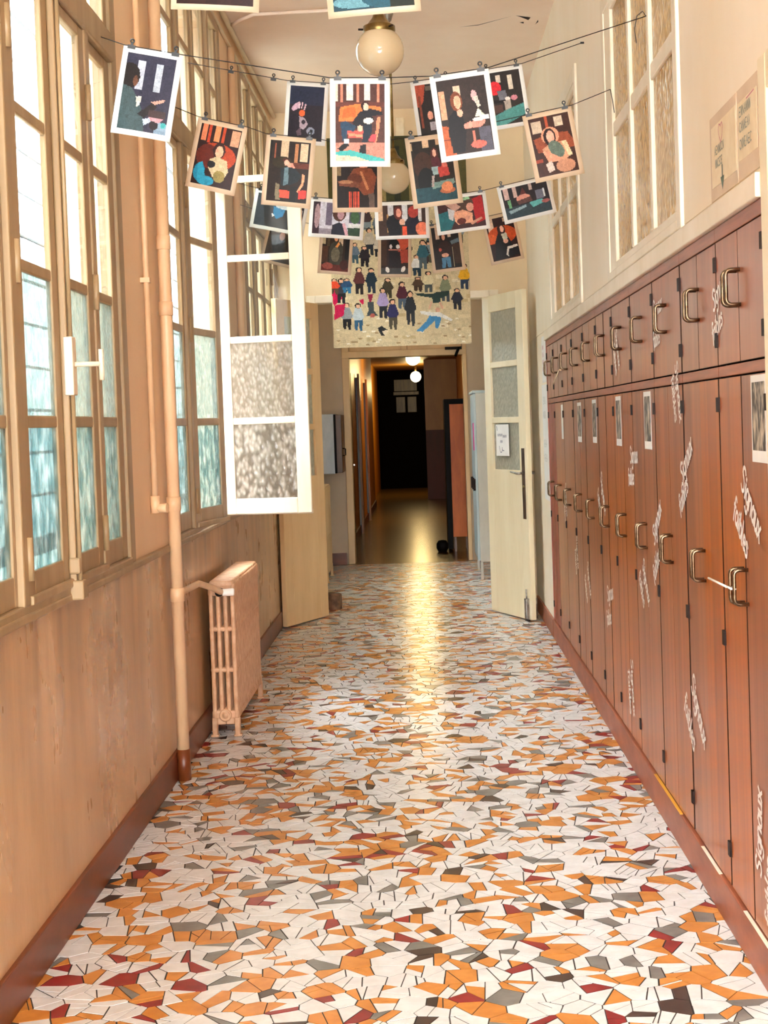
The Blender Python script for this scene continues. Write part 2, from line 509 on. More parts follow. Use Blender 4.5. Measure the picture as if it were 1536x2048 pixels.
# ------------------------------------------------------------------ left wall and its windows
SILL = 1.02
Z_TOP = 3.82
b = MB()
y_edges = []
yprev = -3.0
for yc in WIN_Y:
    y_edges.append((yprev, yc - 1.076)); yprev = yc + 1.076
y_edges.append((yprev, 16.55))
y_edges = [e for e in y_edges if e[1] - e[0] > 0.01]
for (a, c) in y_edges:
    if c - a > 0.01: b.box(XL - 0.28, XL, a, c, SILL - 0.02, ZC)
for yc in WIN_Y:
    b.box(XL - 0.28, XL, yc - 1.076, yc + 1.076, Z_TOP, ZC)
b.cur = 1
b.box(XL - 0.28, XL, -3.0, 12.1, 0, SILL - 0.02)
b.cur = 2
b.box(XL - 0.28, XL, 12.1, 16.55, 0, SILL - 0.02)
struct(b.build('wall_left', ['plaster_left', 'dado_left', 'plaster_vestibule']), 'peach painted window wall with a stained glossy dado')
t = MB()
for (a, c) in ((-3.0, 12.0),):
    t.box(XL - 0.02, XL + 0.022, a, c, 0.985, 1.012)
struct(t.build('trim_1', 'frame_paint_backlit', bevel=0.006), 'narrow painted sill moulding along the window wall')
struct(MB().box(XL - 0.01, XL + 0.014, -3.0, 11.95, 0, 0.125).build('baseboard_left', 'baseboard_brown', bevel=0.004), 'brown painted skirting under the windows')

ROWS = ((1.12, 1.522), (1.558, 1.962), (1.998, 2.402), (2.438, 2.825))
UP = ((3.0, 3.385), (3.42, 3.77))
GL = ('glass_coarse', 'glass_fine', 'glass_clear', 'glass_clear')
XG = XL - 0.06

def pane_mesh(w_, h_, m):
    return MB().box(-0.002, 0.002, 0, w_, 0, h_).mesh('pane', m)
PM = {}
def pane(parent, x, y, z, w_, h_, m):
    key = (round(w_, 4), round(h_, 4), m)
    if key not in PM: PM[key] = pane_mesh(w_, h_, m)
    o = link('pane', PM[key], parent); o.location = (x, y, z)
    return o

def casement(win, hy, sgn, theta, paint, glass, hw=0.5, xo=XL + 0.012):
    """leaf hinged at world y=hy, running along sgn*Y when closed, opened by theta into the room"""
    z0, z1 = 1.035, 2.862
    m = MB()
    def bx(a0, a1, za, zb, x0=-0.020, x1=0.0):
        y0, y1 = sorted((sgn * a0, sgn * a1)); m.box(x0, x1, y0, y1, za, zb)
    bx(0, 0.077, z0, z1); bx(hw - 0.078, hw, z0, z1)
    bx(0.077, hw - 0.078, z0, ROWS[0][0]); bx(0.077, hw - 0.078, ROWS[3][1], z1)
    for i in range(3): bx(0.077, hw - 0.078, ROWS[i][1], ROWS[i + 1][0], -0.018, -0.002)
    bx(0.0, hw, z0 - 0.005, z0 + 0.022, 0.0, 0.014)
    leaf = m.build('casement', paint, win, bevel=0.005)
    leaf.location = (xo, hy, 0)
    leaf.rotation_euler = (0, 0, -sgn * theta)
    for i, (za, zb) in enumerate(ROWS):
        y0 = 0.072 if sgn > 0 else -(hw - 0.073)
        pane(leaf, -0.009, y0, za - 0.004, hw - 0.145, zb - za + 0.008, glass[i])
    hm = MB().tube([(0.008, 0, -0.06), (0.008, 0, 0.06)], 0.011, 8).mesh('hinge', paint)
    for z in (1.16, 1.98, 2.62):
        h = link('hinge', hm, leaf); h.location = (0.0, sgn * -0.006, z)
    return leaf

def window_left(n, yc, open_l=0.0, open_r=0.0, label='', detail=True):
    win = empty('window_%d' % n, (0, 0, 0)); struct(win, label)
    xo = XL + 0.012
    f = MB()
    for s in (-1, 1):
        y0, y1 = sorted((yc + s * 0.985, yc + s * 1.08)); f.box(XL - 0.06, xo, y0, y1, SILL - 0.01, Z_TOP + 0.03)
    f.box(XL - 0.06, xo, yc - 1.0, yc + 1.0, Z_TOP - 0.05, Z_TOP + 0.03)
    f.box(XL - 0.06, xo + 0.004, yc - 1.0, yc + 1.0, SILL - 0.03, 1.035)
    f.build('frame', 'frame_paint_backlit', win, bevel=0.006)
    for s in (-1, 1):
        y0, y1 = sorted((yc + s * 0.503, yc + s * 0.567))
        MB().box(XL - 0.028, xo + 0.006, y0, y1, 1.03, Z_TOP).build('mullion', 'frame_paint_backlit', win, bevel=0.007)
    MB().box(XL - 0.05, xo + 0.012, yc - 0.985, yc + 0.985, 2.864, 2.965).build('transom', 'frame_paint_backlit', win, bevel=0.008)
    # fixed side lights
    for s in (-1, 1):
        m = MB()
        ya, yb = sorted((yc + s * 0.567, yc + s * 0.985))
        ga, gb = sorted((yc + s * 0.60, yc + s * 0.895))
        m.box(XL - 0.022, XL, ya, ga, 1.035, 2.864); m.box(XL - 0.022, XL, gb, yb, 1.035, 2.864)
        m.box(XL - 0.022, XL, ga, gb, 1.035, ROWS[0][0]); m.box(XL - 0.022, XL, ga, gb, ROWS[3][1], 2.864)
        sl = m.build('side_light', 'frame_paint_backlit', win, bevel=0.005)
        for i in range(3):
            MB().box(XL - 0.02, XL - 0.002, ga, gb, ROWS[i][1], ROWS[i + 1][0]).build('glazing_bar', 'frame_paint_backlit', sl, bevel=0.005)
        for i, (za, zb) in enumerate(ROWS):
            pane(sl, XL - 0.010, ga - 0.004, za - 0.004, gb - ga + 0.008, zb - za + 0.008, GL[i])
    # upper lights
    for (ua, ub) in ((-0.985, -0.567), (-0.503, -0.02), (0.02, 0.503), (0.567, 0.985)):
        m = MB(); ya, yb = yc + ua, yc + ub
        m.box(XL - 0.022, XL, ya, ya + 0.06, 2.965, Z_TOP - 0.05); m.box(XL - 0.022, XL, yb - 0.06, yb, 2.965, Z_TOP - 0.05)
        m.box(XL - 0.022, XL, ya + .06, yb - .06, 2.965, UP[0][0]); m.box(XL - 0.022, XL, ya + .06, yb - .06, UP[0][1], UP[1][0])
        ul = m.build('upper_light', 'frame_paint_backlit', win, bevel=0.005)
        for (za, zb) in UP:
            pane(ul, XL - 0.010, ya + 0.055, za - .004, yb - ya - 0.11, zb - za + .008, 'glass_clear')
    MB().box(XL - 0.028, xo, yc - 0.02, yc + 0.02, 2.965, Z_TOP - 0.04).build('mullion', 'frame_paint_backlit', win, bevel=0.005)
    # opening leaves
    gopen = ('glass_open_coarse', 'glass_open_fine', 'glass_clear', 'glass_clear')  # same relief glass, made paler: reflected light put into its colour
    casement(win, yc - 0.503, 1, open_l, 'frame_paint_backlit', GL)
    casement(win, yc + 0.503, -1, open_r, 'frame_paint_lit' if open_r > 0.5 else 'frame_paint_backlit', gopen if open_r > .5 else GL)
    return win

window_left(1, WIN_Y[0], label='tall beige casement window nearest the viewer, outside the picture')
w1 = window_left(2, WIN_Y[1], label='tall beige casement window at the left edge, both leaves shut')
w2 = window_left(3, WIN_Y[2], open_l=math.radians(10), open_r=math.radians(80), label='tall beige window with one casement swung wide open into the corridor')
window_left(10, WIN_Y[4], label='tall beige window added to light the lobby, unseen behind the beige door leaf')  # unseen window, added to brighten the lobby
window_left(4, WIN_Y[3], label='tall beige window farthest away beside the open double doors')
# espagnolette bolt of the near window
yc = WIN_Y[1]
ex = XL + 0.012
MB().box(ex, ex + 0.022, yc - 0.014, yc + 0.014, 1.03, 2.86).build('cover_strip', 'frame_paint_backlit', w1, bevel=0.006)
bolt = MB().box(ex + 0.012, ex + 0.040, yc - 0.024, yc + 0.030, 1.62, 1.80)
bolt.build('bolt_case', 'frame_paint_lit', w1, bevel=0.004)
MB().tube([(ex + .04, yc, 1.715), (ex + .115, yc + .02, 1.715)], 0.008, 10).tube([(ex + .118, yc + .02, 1.665), (ex + .118, yc + .02, 1.76)], [0.008, 0.008], 10).build('window_handle', 'frame_paint_lit', w1)
MB().tube([(ex + .03, yc, 1.02), (ex + .03, yc, 1.62)], 0.007, 8).tube([(ex + .03, yc, 1.80), (ex + .03, yc, 2.86)], 0.007, 8).build('bolt_rod', 'frame_paint_backlit', w1)
MB().box(ex, ex + 0.045, yc - 0.03, yc + 0.03, 0.99, 1.05).box(ex, ex + 0.035, yc - 0.022, yc + .022, 1.07, 1.12).build('bolt_keeper', 'frame_paint_backlit', w1, bevel=0.006)

# ------------------------------------------------------------------ courtyard outside
struct(MB().box(-6.5, XL - 0.28, -6, 62, -0.3, -0.05).build('floor_courtyard', 'court_ground'), 'pale courtyard ground outside the windows')
fac = MB().box(-5.4, -5.06, -6, 62, -0.1, 6.9).build('wall_courtyard', 'facade_joint')
struct(fac, 'pale facade of large stone slabs across the courtyard')
sm = MB().box(0, 0.06, 0, 3.16, 0, 0.508).mesh('stone_slab', 'facade_stone')
for k in range(12):
    for j in range(16):
        y = 10 + j * 3.2 + (1.6 if k % 2 else 0)
        o = link('stone_slab', sm, fac); o.location = (-5.08 + 0.006 * ((j * 7 + k * 3) % 4), y, 0.2 + k * 0.55)

# ------------------------------------------------------------------ right wall, inner windows
RW = [(3.77, None)]
RIGHT_WIN = ((4.93, 6.83), (8.03, 9.93))
b = MB()
b.box(XR, XR + 0.25, -3.0, 2.85, 0, 2.33); b.box(XR, XR + 0.25, 3.70, 3.795, 0, 2.33)
b.box(XR, XR + 0.25, -3.0, 3.795, 2.33, ZC)
ZB, ZT = 2.10, 3.28
b.box(XR + 0.003, XR + 0.25, 3.795, 12.1, 2.03, ZB)
prev = 3.795
for (a, c) in RIGHT_WIN:
    b.box(XR, XR + 0.25, prev, a, ZB, ZT); prev = c
b.box(XR, XR + 0.25, prev, 12.1, ZB, ZT)
b.box(XR, XR + 0.25, 3.795, 12.1, ZT, ZC)
b.box(XR, XR + 0.25, 10.46, 16.55, 0, 2.03); b.box(XR, XR + 0.25, 12.1, 16.55, 2.03, ZC)
b.box(XR + 0.42, XR + 0.5, 3.7, 10.5, 0, 2.05)
struct(b.build('wall_right', 'plaster_right'), 'bright cream wall above and beyond the lockers')
struct(MB().box(XR - 0.016, XR + 0.05, 3.80, 10.47, 2.026, 2.088).build('trim_2', 'white_trim', bevel=0.004), 'white painted ledge board above the lockers')
struct(MB().box(XR - 0.014, XR + 0.02, 10.47, 11.95, 0, 0.125).build('baseboard_right', 'kick_brown', bevel=0.004), 'brown painted skirting between the lockers and the cream door')
# back room behind the inner windows
struct(MB().box(2.6, 2.7, 3.0, 12, 0, 3.6).build('wall_back_room', 'room_tan'), 'tan wall of the room behind the inner windows')
def window_right(n, ya, yb, label):
    win = empty('window_%d' % n); struct(win, label)
    x0, x1 = XR - 0.006, XR + 0.02
    f = MB()
    f.box(XR - 0.012, XR + 0.02, ya - 0.02, ya + 0.06, ZB - 0.01, ZT + 0.05); f.box(XR - 0.012, XR + 0.02, yb - 0.06, yb + 0.02, ZB - 0.01, ZT + 0.05)
    f.box(XR - 0.012, XR + 0.02, ya + .06, yb - .06, ZT - 0.03, ZT + 0.05); f.box(XR - 0.012, XR + 0.02, ya + .06, yb - .06, ZB - 0.01, ZB + 0.03)
    f.build('casing', 'white_trim', win, bevel=0.006)
    g = MB()
    g.box(x0, x1, ya, ya + 0.09, ZB, ZT); g.box(x0, x1, yb - 0.25, yb, ZB, ZT)
    g.box(x0, x1, ya + .09, yb - .25, ZB, 2.16); g.box(x0, x1, ya + .09, yb - .25, 3.22, ZT)
    g.build('frame', 'white_trim', win, bevel=0.006)
    wd = (yb - 0.25 - ya - 0.09) / 3
    for i in (1, 2):
        yy = ya + 0.09 + wd * i
        MB().box(x0, x1, yy - 0.03, yy + 0.03, 2.16, 3.22).build('mullion', 'white_trim', win, bevel=0.006)
    for i in range(3):
        y0 = ya + 0.09 + wd * i + (0.03 if i else 0); y1 = ya + 0.09 + wd * (i + 1) - (0.03 if i < 2 else 0)
        MB().box(x0 + .003, x1 - .003, y0, y1, 2.685, 2.745).build('glazing_bar', 'white_trim', win, bevel=0.006)
        for (za, zb) in ((2.16, 2.685), (2.745, 3.22)):
            pane(win, x0 + 0.016, y0 - .004, za - .004, y1 - y0 + .008, zb - za + .008, 'glass_inner')
window_right(5, *RIGHT_WIN[0], 'inner window of pebbled glass high above the near lockers')
window_right(6, *RIGHT_WIN[1], 'inner window of pebbled glass high above the far lockers')

# cream door casing just before the lockers
dc = MB().box(XR - 0.006, XR + 0.02, 3.705, 3.79, 0, 2.36).box(XR - 0.006, XR + 0.02, 2.76, 3.705, 2.27, 2.36).box(XR - 0.006, XR + 0.02, 2.76, 2.845, 0, 2.27)
d0 = empty('door_1'); struct(d0, 'cream doorway casing at the right edge beside the nearest locker')
dc.build('casing', 'cream_door', d0, bevel=0.006)
MB().box(XR + 0.04, XR + 0.08, 2.85, 3.70, 0.01, 2.27).build('door_panel', 'wood_rail', d0, bevel=0.004)

# ------------------------------------------------------------------ lockers
LY0, LP = 3.795, 0.615
N_LOCK = 11
XF = XR                                   # door faces
ORD = ['nearest', 'second', 'third', 'fourth', 'fifth', 'sixth', 'seventh', 'eighth', 'ninth', 'tenth', 'eleventh']

def u_handle():
    r, st, h = 0.0055, 0.040, 0.046
    pts = [(0, 0, h), (-st * .6, 0, h)]
    for k in range(1, 5):
        a = math.radians(90 - 22.5 * k); pts.append((-st * .6 - 0.014 * math.cos(a), 0, h - 0.014 + 0.014 * math.sin(a)))
    low = [(x, y, -z) for x, y, z in reversed(pts)]
    return MB().tube(pts + low, r, 8)
HM = u_handle().mesh('handle', 'handle_metal')
HG = MB().box(-0.007, 0.002, -0.0085, 0.0085, -0.021, 0.021).mesh('hinge', 'hinge_dark')
DM = {}
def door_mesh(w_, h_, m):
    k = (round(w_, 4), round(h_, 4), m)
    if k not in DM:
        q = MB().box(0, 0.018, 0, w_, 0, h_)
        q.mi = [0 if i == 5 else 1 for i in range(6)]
        DM[k] = q.mesh('door', [m, 'wood_edge_shade'])
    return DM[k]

UZ0, UZ1, LZ0, LZ1 = 1.634, 1.982, 0.128, 1.596
LOCKERS = []
for i in range(N_LOCK):
    ya = LY0 + LP * i
    yb = min(ya + LP, 10.45)
    if yb - ya < 0.2: break
    last = (yb - ya) < LP - 0.01
    side = 'nearest two-door wooden locker, right beside the cream door casing' if i == 0 else (
        'narrow wooden locker at the far end of the row, beside the pinned papers' if last else
        '%s two-door wooden locker counted from the camera in the brown row' % ORD[i])
    L = tag(empty('locker', (XF, ya, 0)), side, 'locker', 'brown wooden lockers along the right wall')
    wd = yb - ya
    body = MB()
    body.box(0.022, 0.40, 0, 0.018, 0.12, 2.02); body.box(0.022, 0.40, wd - 0.018, wd, 0.12, 2.02)
    body.box(0.022, 0.40, 0.018, wd - 0.018, 2.0, 2.02); body.box(0.022, 0.40, 0.018, wd - 0.018, 1.600, 1.630); body.box(0.022, 0.40, 0.018, wd - .018, 0.12, 0.14)
    body.box(0.38, 0.40, 0.018, wd - 0.018, 0.14, 2.0)
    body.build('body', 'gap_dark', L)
    MB().box(-0.002, 0.022, 0.0, wd, 1.985, 2.024).build('top_rail', 'wood_rail', L, bevel=0.002)
    MB().box(0.0, 0.022, 0.001, wd - 0.001, 1.600, 1.630).build('middle_rail', 'wood_rail', L, bevel=0.002)
    # narrow stiles between the lockers, coloured dark as shaded gaps
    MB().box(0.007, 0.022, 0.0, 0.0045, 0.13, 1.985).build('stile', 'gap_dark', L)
    g = 0.0025
    half = (wd - 0.012) / 2
    for lvl, (z0, z1) in enumerate(((UZ0, UZ1), (LZ0, LZ1))):
        for k in range(2):
            y0 = 0.006 + k * half + g * (0.5 if k == 0 else 0.4)
            wdt = half - g
            mname = 'wood_door_b' if lvl == 0 else ('wood_door' if not last else 'wood_red')
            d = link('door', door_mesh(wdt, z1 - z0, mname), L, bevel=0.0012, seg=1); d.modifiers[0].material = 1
            d.location = (RND.uniform(-0.0015, 0.0015), y0, z0)
            hz = (1.83 if lvl == 0 else 1.033) - z0
            hy = (wdt - 0.022) if k == 0 else 0.022
            h = link('handle', HM, d); h.location = (0, hy, hz)
            for z in ((1.92, 1.706) if lvl == 0 else (1.522, 0.852, 0.238)):
                q = link('hinge', HG, d)
                q.location = (0, -0.0015 if k == 0 else wdt + 0.0015, z - z0)
    LOCKERS.append((L, ya, yb))
kb = MB().box(XF - 0.012, XF + 0.03, 3.80, 10.47, 0, 0.122).build('baseboard_locker', 'kick_brown', bevel=0.004)
struct(kb, 'scuffed red-brown plinth running under the lockers')
MB().box(XF - 0.0125, XF - 0.002, 5.25, 5.85, 0.1215, 0.1245).build('paint_line', 'yellow_paint', kb)
MB().box(XF - 0.0125, XF - 0.002, 4.55, 4.85, 0.1215, 0.1235).box(XF - 0.0125, XF - 0.002, 3.9, 4.2, 0.1215, 0.1235).build('paint_chip', 'white_trim', kb)
struct(MB().box(XF - 0.004, XF + 0.4, 10.45, 10.475, 0, 2.024).build('trim_3', 'wood_red', bevel=0.003), 'reddish end panel of the locker row')

# hand lettering
GLY = {
 'S': (.62, [[(.52, .88), (.36, 1), (.14, .92), (.10, .70), (.40, .45), (.46, .16), (.24, 0), (.02, .10)]]),
 'i': (.26, [[(.1, .58), (.09, 0)], [(.11, .78), (.12, .84)]]),
 'g': (.52, [[(.4, .5), (.22, .6), (.04, .42), (.06, .14), (.24, .04), (.4, .2)], [(.41, .58), (.40, -.18), (.22, -.36), (.03, -.26)]]),
 'n': (.52, [[(.06, .6), (.05, 0)], [(.05, .4), (.24, .6), (.4, .48), (.41, 0)]]),
 'a': (.52, [[(.38, .5), (.2, .6), (.03, .4), (.05, .1), (.22, 0), (.38, .2)], [(.39, .6), (.42, 0)]]),
 'u': (.52, [[(.05, .6), (.06, .15), (.2, 0), (.37, .15)], [(.39, .6), (.41, 0)]]),
 'x': (.46, [[(.02, .6), (.4, 0)], [(.4, .62), (.02, 0)]]),
 'f': (.40, [[(.38, .92), (.24, 1), (.14, .84), (.12, -.12)], [(0, .56), (.32, .6)]]),
 'b': (.50, [[(.06, 1), (.05, 0)], [(.05, .42), (.22, .6), (.4, .42), (.38, .12), (.2, 0), (.05, .12)]]),
 'l': (.26, [[(.08, 1), (.08, .06), (.18, 0)]]),
 'e': (.48, [[(.04, .3), (.38, .34), (.34, .54), (.18, .6), (.03, .4), (.06, .1), (.22, 0), (.38, .1)]]),
 's': (.44, [[(.36, .52), (.18, .6), (.05, .48), (.3, .28), (.32, .08), (.15, 0), (0, .08)]]),
}
def smooth_line(pts, n=4):
    if len(pts) < 3: return pts
    P = [pts[0]] + list(pts) + [pts[-1]]
    out = []
    for i in range(1, len(P) - 2):
        for k in range(n):
            t = k / n
            a, b_, c, d = P[i - 1], P[i], P[i + 1], P[i + 2]
            out.append(tuple(0.5 * ((2 * b_[j]) + (-a[j] + c[j]) * t + (2 * a[j] - 5 * b_[j] + 4 * c[j] - d[j]) * t * t + (-a[j] + 3 * b_[j] - 3 * c[j] + d[j]) * t ** 3) for j in (0, 1)))
    out.append(pts[-1])
    return out
def stroke(m, pts, wid, to3):
    """flat brush stroke made of short quads"""
    for i in range(len(pts) - 1):
        (x0, y0), (x1, y1) = pts[i], pts[i + 1]
        dx, dy = x1 - x0, y1 - y0
        L = math.hypot(dx, dy)
        if L < 1e-5: continue
        ex_, ey_ = dx / L * wid * .35, dy / L * wid * .35
        nx_, ny_ = -dy / L * wid / 2, dx / L * wid / 2
        b0 = len(m.v)
        for q in ((x0 - ex_ + nx_, y0 - ey_ + ny_), (x0 - ex_ - nx_, y0 - ey_ - ny_), (x1 + ex_ - nx_, y1 + ey_ - ny_), (x1 + ex_ + nx_, y1 + ey_ + ny_)):
            v3 = to3(*q); e = 2.5e-5 * (len(m.f) % 60)
            m.v.append((v3[0] - e, v3[1] - e, v3[2]))
        m.face((b0, b0 + 1, b0 + 2, b0 + 3))
def write(word, y0, z0, ang, size, parent, wid=0.155, x=XF - 0.0022, m=None, squash=1.0, name='lettering', matn='paint_white', oy=0.0):
    """word painted on the locker fronts; reading direction runs towards the camera (-Y)"""
    ca, sa = math.cos(math.radians(ang)), math.sin(math.radians(ang))
    own = m is None
    if own: m = MB()
    px_ = 0.0
    def to3(u, v):
        u *= size * squash; v *= size
        return (x, y0 - (u * ca - v * sa) - oy, z0 + u * sa + v * ca)
    for ch in word:
        if ch == ' ': px_ += .4; continue
        adv, st = GLY[ch]
        for s_ in st:
            stroke(m, [(u + px_, v) for u, v in smooth_line(s_, 3)], wid, to3)
        px_ += adv
    if own:
        o = m.build(name, matn, parent)
        o.location = (-parent.location.x, -parent.location.y, -parent.location.z)
        return o
def locker_at(y):
    for (L, a, c) in LOCKERS:
        if a <= y < c: return L
    return LOCKERS[-1][0]
def graffiti(y0, z0, ang, size, y1, z1, squash=1.0, w1='Signaux', w2='faibles'):
    L = locker_at((y0 + y1) / 2 - 0.10)
    for wd_, yy, zz, sz in ((w1, y0, z0, size), (w2, y1, z1, size * .95)):
        m = MB()
        write(wd_, yy, zz, ang, sz, None, m=m, squash=squash)
        o = m.build('lettering', 'paint_white', L)
        o.location = (-L.location.x, -L.location.y, 0)
        o['label'] = 'white hand-painted word ' + wd_
graffiti(4.130, 1.300, -33, 0.074, 4.245, 1.215)
graffiti(5.075, 1.262, 30, 0.072, 5.125, 1.160)
graffiti(6.345, 1.305, 2, 0.066, 6.42, 1.215)
graffiti(5.735, 1.010, 36, 0.072, 5.76, 0.865)
graffiti(5.010, 0.600, -36, 0.078, 5.16, 0.515)
graffiti(6.075, 0.900, -44, 0.060, 6.185, 0.845)
graffiti(6.52, 0.46, -80, 0.070, 6.62, 0.40)
graffiti(4.00, 0.275, 82, 0.070, 3.905, 0.165)
graffiti(4.45, 1.790, 18, 0.06, 4.47, 1.70)
graffiti(5.60, 1.850, 5, 0.06, 5.62, 1.742)
graffiti(6.72, 1.86, -60, 0.055, 6.80, 1.80)
graffiti(7.45, 1.20, -50, 0.066, 7.6, 1.12)
graffiti(7.30, 0.62, 10, 0.07, 7.35, 0.5)
graffiti(8.2, 0.70, -50, 0.06, 8.35, 0.62)
graffiti(8.75, 0.82, -78, 0.055, 8.85, 0.74)
graffiti(9.35, 1.10, -80, 0.06, 9.45, 1.02)
graffiti(5.16, 1.66, -70, 0.06, 5.24, 1.62)

# taped notices on the upper half of the lower doors
def notice(y0, y1, z0, z1, dark, idx):
    L = locker_at((y0 + y1) / 2)
    s = MB().box(XF - 0.0030, XF - 0.0022, y0, y1, z0, z1).build('notice_sheet', 'paper_white')
    tag(s, idx, 'paper', 'notices taped to the lockers')
    if dark:
        d = MB().box(XF - 0.0034, XF - 0.0030, y0 + 0.012, y1 - 0.012, z0 + 0.03, z1 - 0.018).build('printed_area', 'notice_ink', s)
notice(3.80, 3.972, 1.37, 1.592, True, 'torn white notice with dark print on the nearest locker')
notice(5.73, 5.91, 1.37, 1.588, True, 'dark printed notice taped to the fourth locker from the camera')
notice(6.60, 6.775, 1.37, 1.585, True, 'dark printed notice taped to the fifth locker from the camera')
notice(7.55, 7.725, 1.37, 1.585, True, 'dark printed notice taped to the seventh locker from the camera')
notice(8.27, 8.47, 1.365, 1.58, True, 'dark printed notice taped to the eighth locker from the camera')
notice(9.35, 9.47, 1.37, 1.58, False, 'narrow blank white strip taped to the tenth locker')

# cable ties on handles
z_t = MB().tube([(XF - 0.046, 4.075, 1.03), (XF - 0.05, 4.10, 1.032), (XF - 0.046, 4.13, 1.03), (XF - 0.036, 4.128, 1.03), (XF - 0.034, 4.10, 1.028), (XF - 0.036, 4.075, 1.03)], 0.003, 6).tube([(XF - 0.048, 4.13, 1.03), (XF - 0.06, 4.33, 1.034)], 0.0032, 6)
tag(z_t.build('cable_tie', 'plastic_white'), 'white cable tie binding the handles of the nearest locker', 'cable tie')
z_t = MB().tube([(XF - 0.044, 9.06, 1.78), (XF - 0.046, 9.00, 1.782), (XF - 0.034, 9.0, 1.78), (XF - 0.034, 9.06, 1.778), (XF - 0.044, 9.06, 1.78)], 0.003, 6).tube([(XF - 0.046, 9.06, 1.78), (XF - 0.07, 9.2, 1.70)], 0.003, 6)
tag(z_t.build('cable_tie', 'paper_cream'), 'cream cable tie hanging from an upper handle near the far end', 'cable tie')

# laminated signs on the right wall
def squiggle(m, y0, z0, n, h, rnd, x):
    pts = []
    yy = y0
    for k in range(n):
        wv = rnd.uniform(0.4, 0.75) * h
        kind = rnd.randrange(4)
        if kind == 0: ss = [[(0, 0), (0, h)], [(0, h), (wv, h)], [(0, h / 2), (wv * .8, h / 2)], [(0, 0), (wv, 0)]]
        elif kind == 1: ss = [[(0, 0), (0, h), (wv, 0), (wv, h)]]
        elif kind == 2: ss = [[(0, 0), (wv / 2, h), (wv, 0)], [(wv * .2, h * .4), (wv * .8, h * .4)]]
        else: ss = [[(wv, h * .9), (wv * .5, h), (0, h * .6), (0, h * .3), (wv * .5, 0), (wv, h * .1)]]
        for s_ in ss:
            stroke(m, s_, 0.0035, lambda u, v, yy=yy: (x, yy - u, z0 + v))
        yy -= wv + h * 0.25
rs = random.Random(5)
s1 = MB().box(XR - 0.003, XR - 0.001, 4.06, 4.43, 2.10, 2.335).build('wall_sign', 'paper_tan')
tag(s1, 'faded cream notice with a heart and a green arrow above the lockers', 'sign')
MB().box(XR - 0.0036, XR - 0.003, 4.07, 4.41, 2.135, 2.305).build('sheet', 'paper_cream', s1)
m = MB(); squiggle(m, 4.36, 2.222, 7, 0.022, rs, XR - 0.0042); squiggle(m, 4.35, 2.185, 6, 0.022, rs, XR - 0.0042); m.build('lettering', 'sign_ink', s1)
m = MB()
for k in range(12):
    a0, a1 = 2 * math.pi * k / 12, 2 * math.pi * (k + 1) / 12
    f_ = lambda a: (0.030 * math.sin(a) ** 3, 0.026 * math.cos(a) - 0.009 * math.cos(2 * a) - 0.004 * math.cos(3 * a))
    stroke(m, [f_(a0), f_(a1)], 0.004, lambda u, v: (XR - 0.0042, 4.27 - u, 2.275 + v))
m.build('heart', 'sign_pink', s1)
m = MB()
stroke(m, [(0, 0.03), (0, 0.0)], 0.012, lambda u, v: (XR - 0.0042, 4.26 - u, 2.148 + v)); b0 = len(m.v)
m.v += [(XR - 0.0042, 4.285, 2.150), (XR - 0.0042, 4.235, 2.150), (XR - 0.0042, 4.26, 2.112)]; m.face((b0, b0 + 1, b0 + 2)); m.build('arrow', 'sign_green', s1)
s2 = MB().box(XR - 0.003, XR - 0.001, 3.80, 4.05, 2.10, 2.335).build('wall_sign', 'paper_tan')
tag(s2, 'faded cream notice with three lines of writing beside the door casing', 'sign')
MB().box(XR - 0.0036, XR - 0.003, 3.815, 4.04, 2.15, 2.30).build('sheet', 'paper_cream', s2)
m = MB()
for k, z in enumerate((2.262, 2.222, 2.178)): squiggle(m, 4.02, z, 7, 0.024, rs, XR - 0.0042)
m.build('lettering', 'sign_ink', s2)
m = MB(); stroke(m, [(0, 0), (0.09, 0.004)], 0.004, lambda u, v: (XR - 0.0042, 3.93 - u, 2.293 + v)); m.build('underline', 'sign_pink', s2)

# papers on the wall beyond the lockers
p1 = MB().box(XR - 0.003, XR - 0.001, 10.52, 10.86, 1.75, 2.07).build('notice_sheet', 'paper_white')
tag(p1, 'small white notice with faded pink lettering beyond the lockers', 'paper')
m = MB()
for z in (1.98, 1.93, 1.88, 1.83): squiggle(m, 10.80, z, 7, 0.025, rs, XR - 0.0042)
m.build('lettering', 'sign_pink', p1)
p2 = MB().box(XR - 0.003, XR - 0.001, 10.50, 10.95, 0.93, 1.735).build('pinned_poster', 'paper_white')
tag(p2, 'tall whitish poster pinned beyond the far end of the lockers', 'poster')
m = MB()
for z in (1.6, 1.5, 1.3, 1.2): squiggle(m, 10.86, z, 6, 0.05, rs, XR - 0.0042)
m.build('print', 'sign_ink', p2)

# ------------------------------------------------------------------ partition with the double doors
YP = 12.1
OX0, OX1, OZ = -0.83, 0.555, 2.47
p = MB()
p.box(XL - .02, OX0, YP, YP + 0.12, 0, ZC); p.box(OX1, XR + .02, YP, YP + 0.12, 0, ZC); p.box(OX0, OX1, YP, YP + 0.12, OZ, ZC)
struct(p.build('wall_partition', 'plaster_end'), 'cream end wall above the open double doors')
tr = MB()
tr.box(OX0 - 0.06, OX0 + 0.01, YP - 0.02, YP + 0.13, 0, OZ + 0.05); tr.box(OX1 - 0.01, OX1 + 0.06, YP - 0.02, YP + 0.13, 0, OZ + 0.05)
tr.box(OX0 + 0.01, OX1 - 0.01, YP - 0.02, YP + 0.13, OZ - 0.01, OZ + 0.05)
struct(tr.build('trim_4', 'white_trim', bevel=0.005), 'white casing around the double doorway')

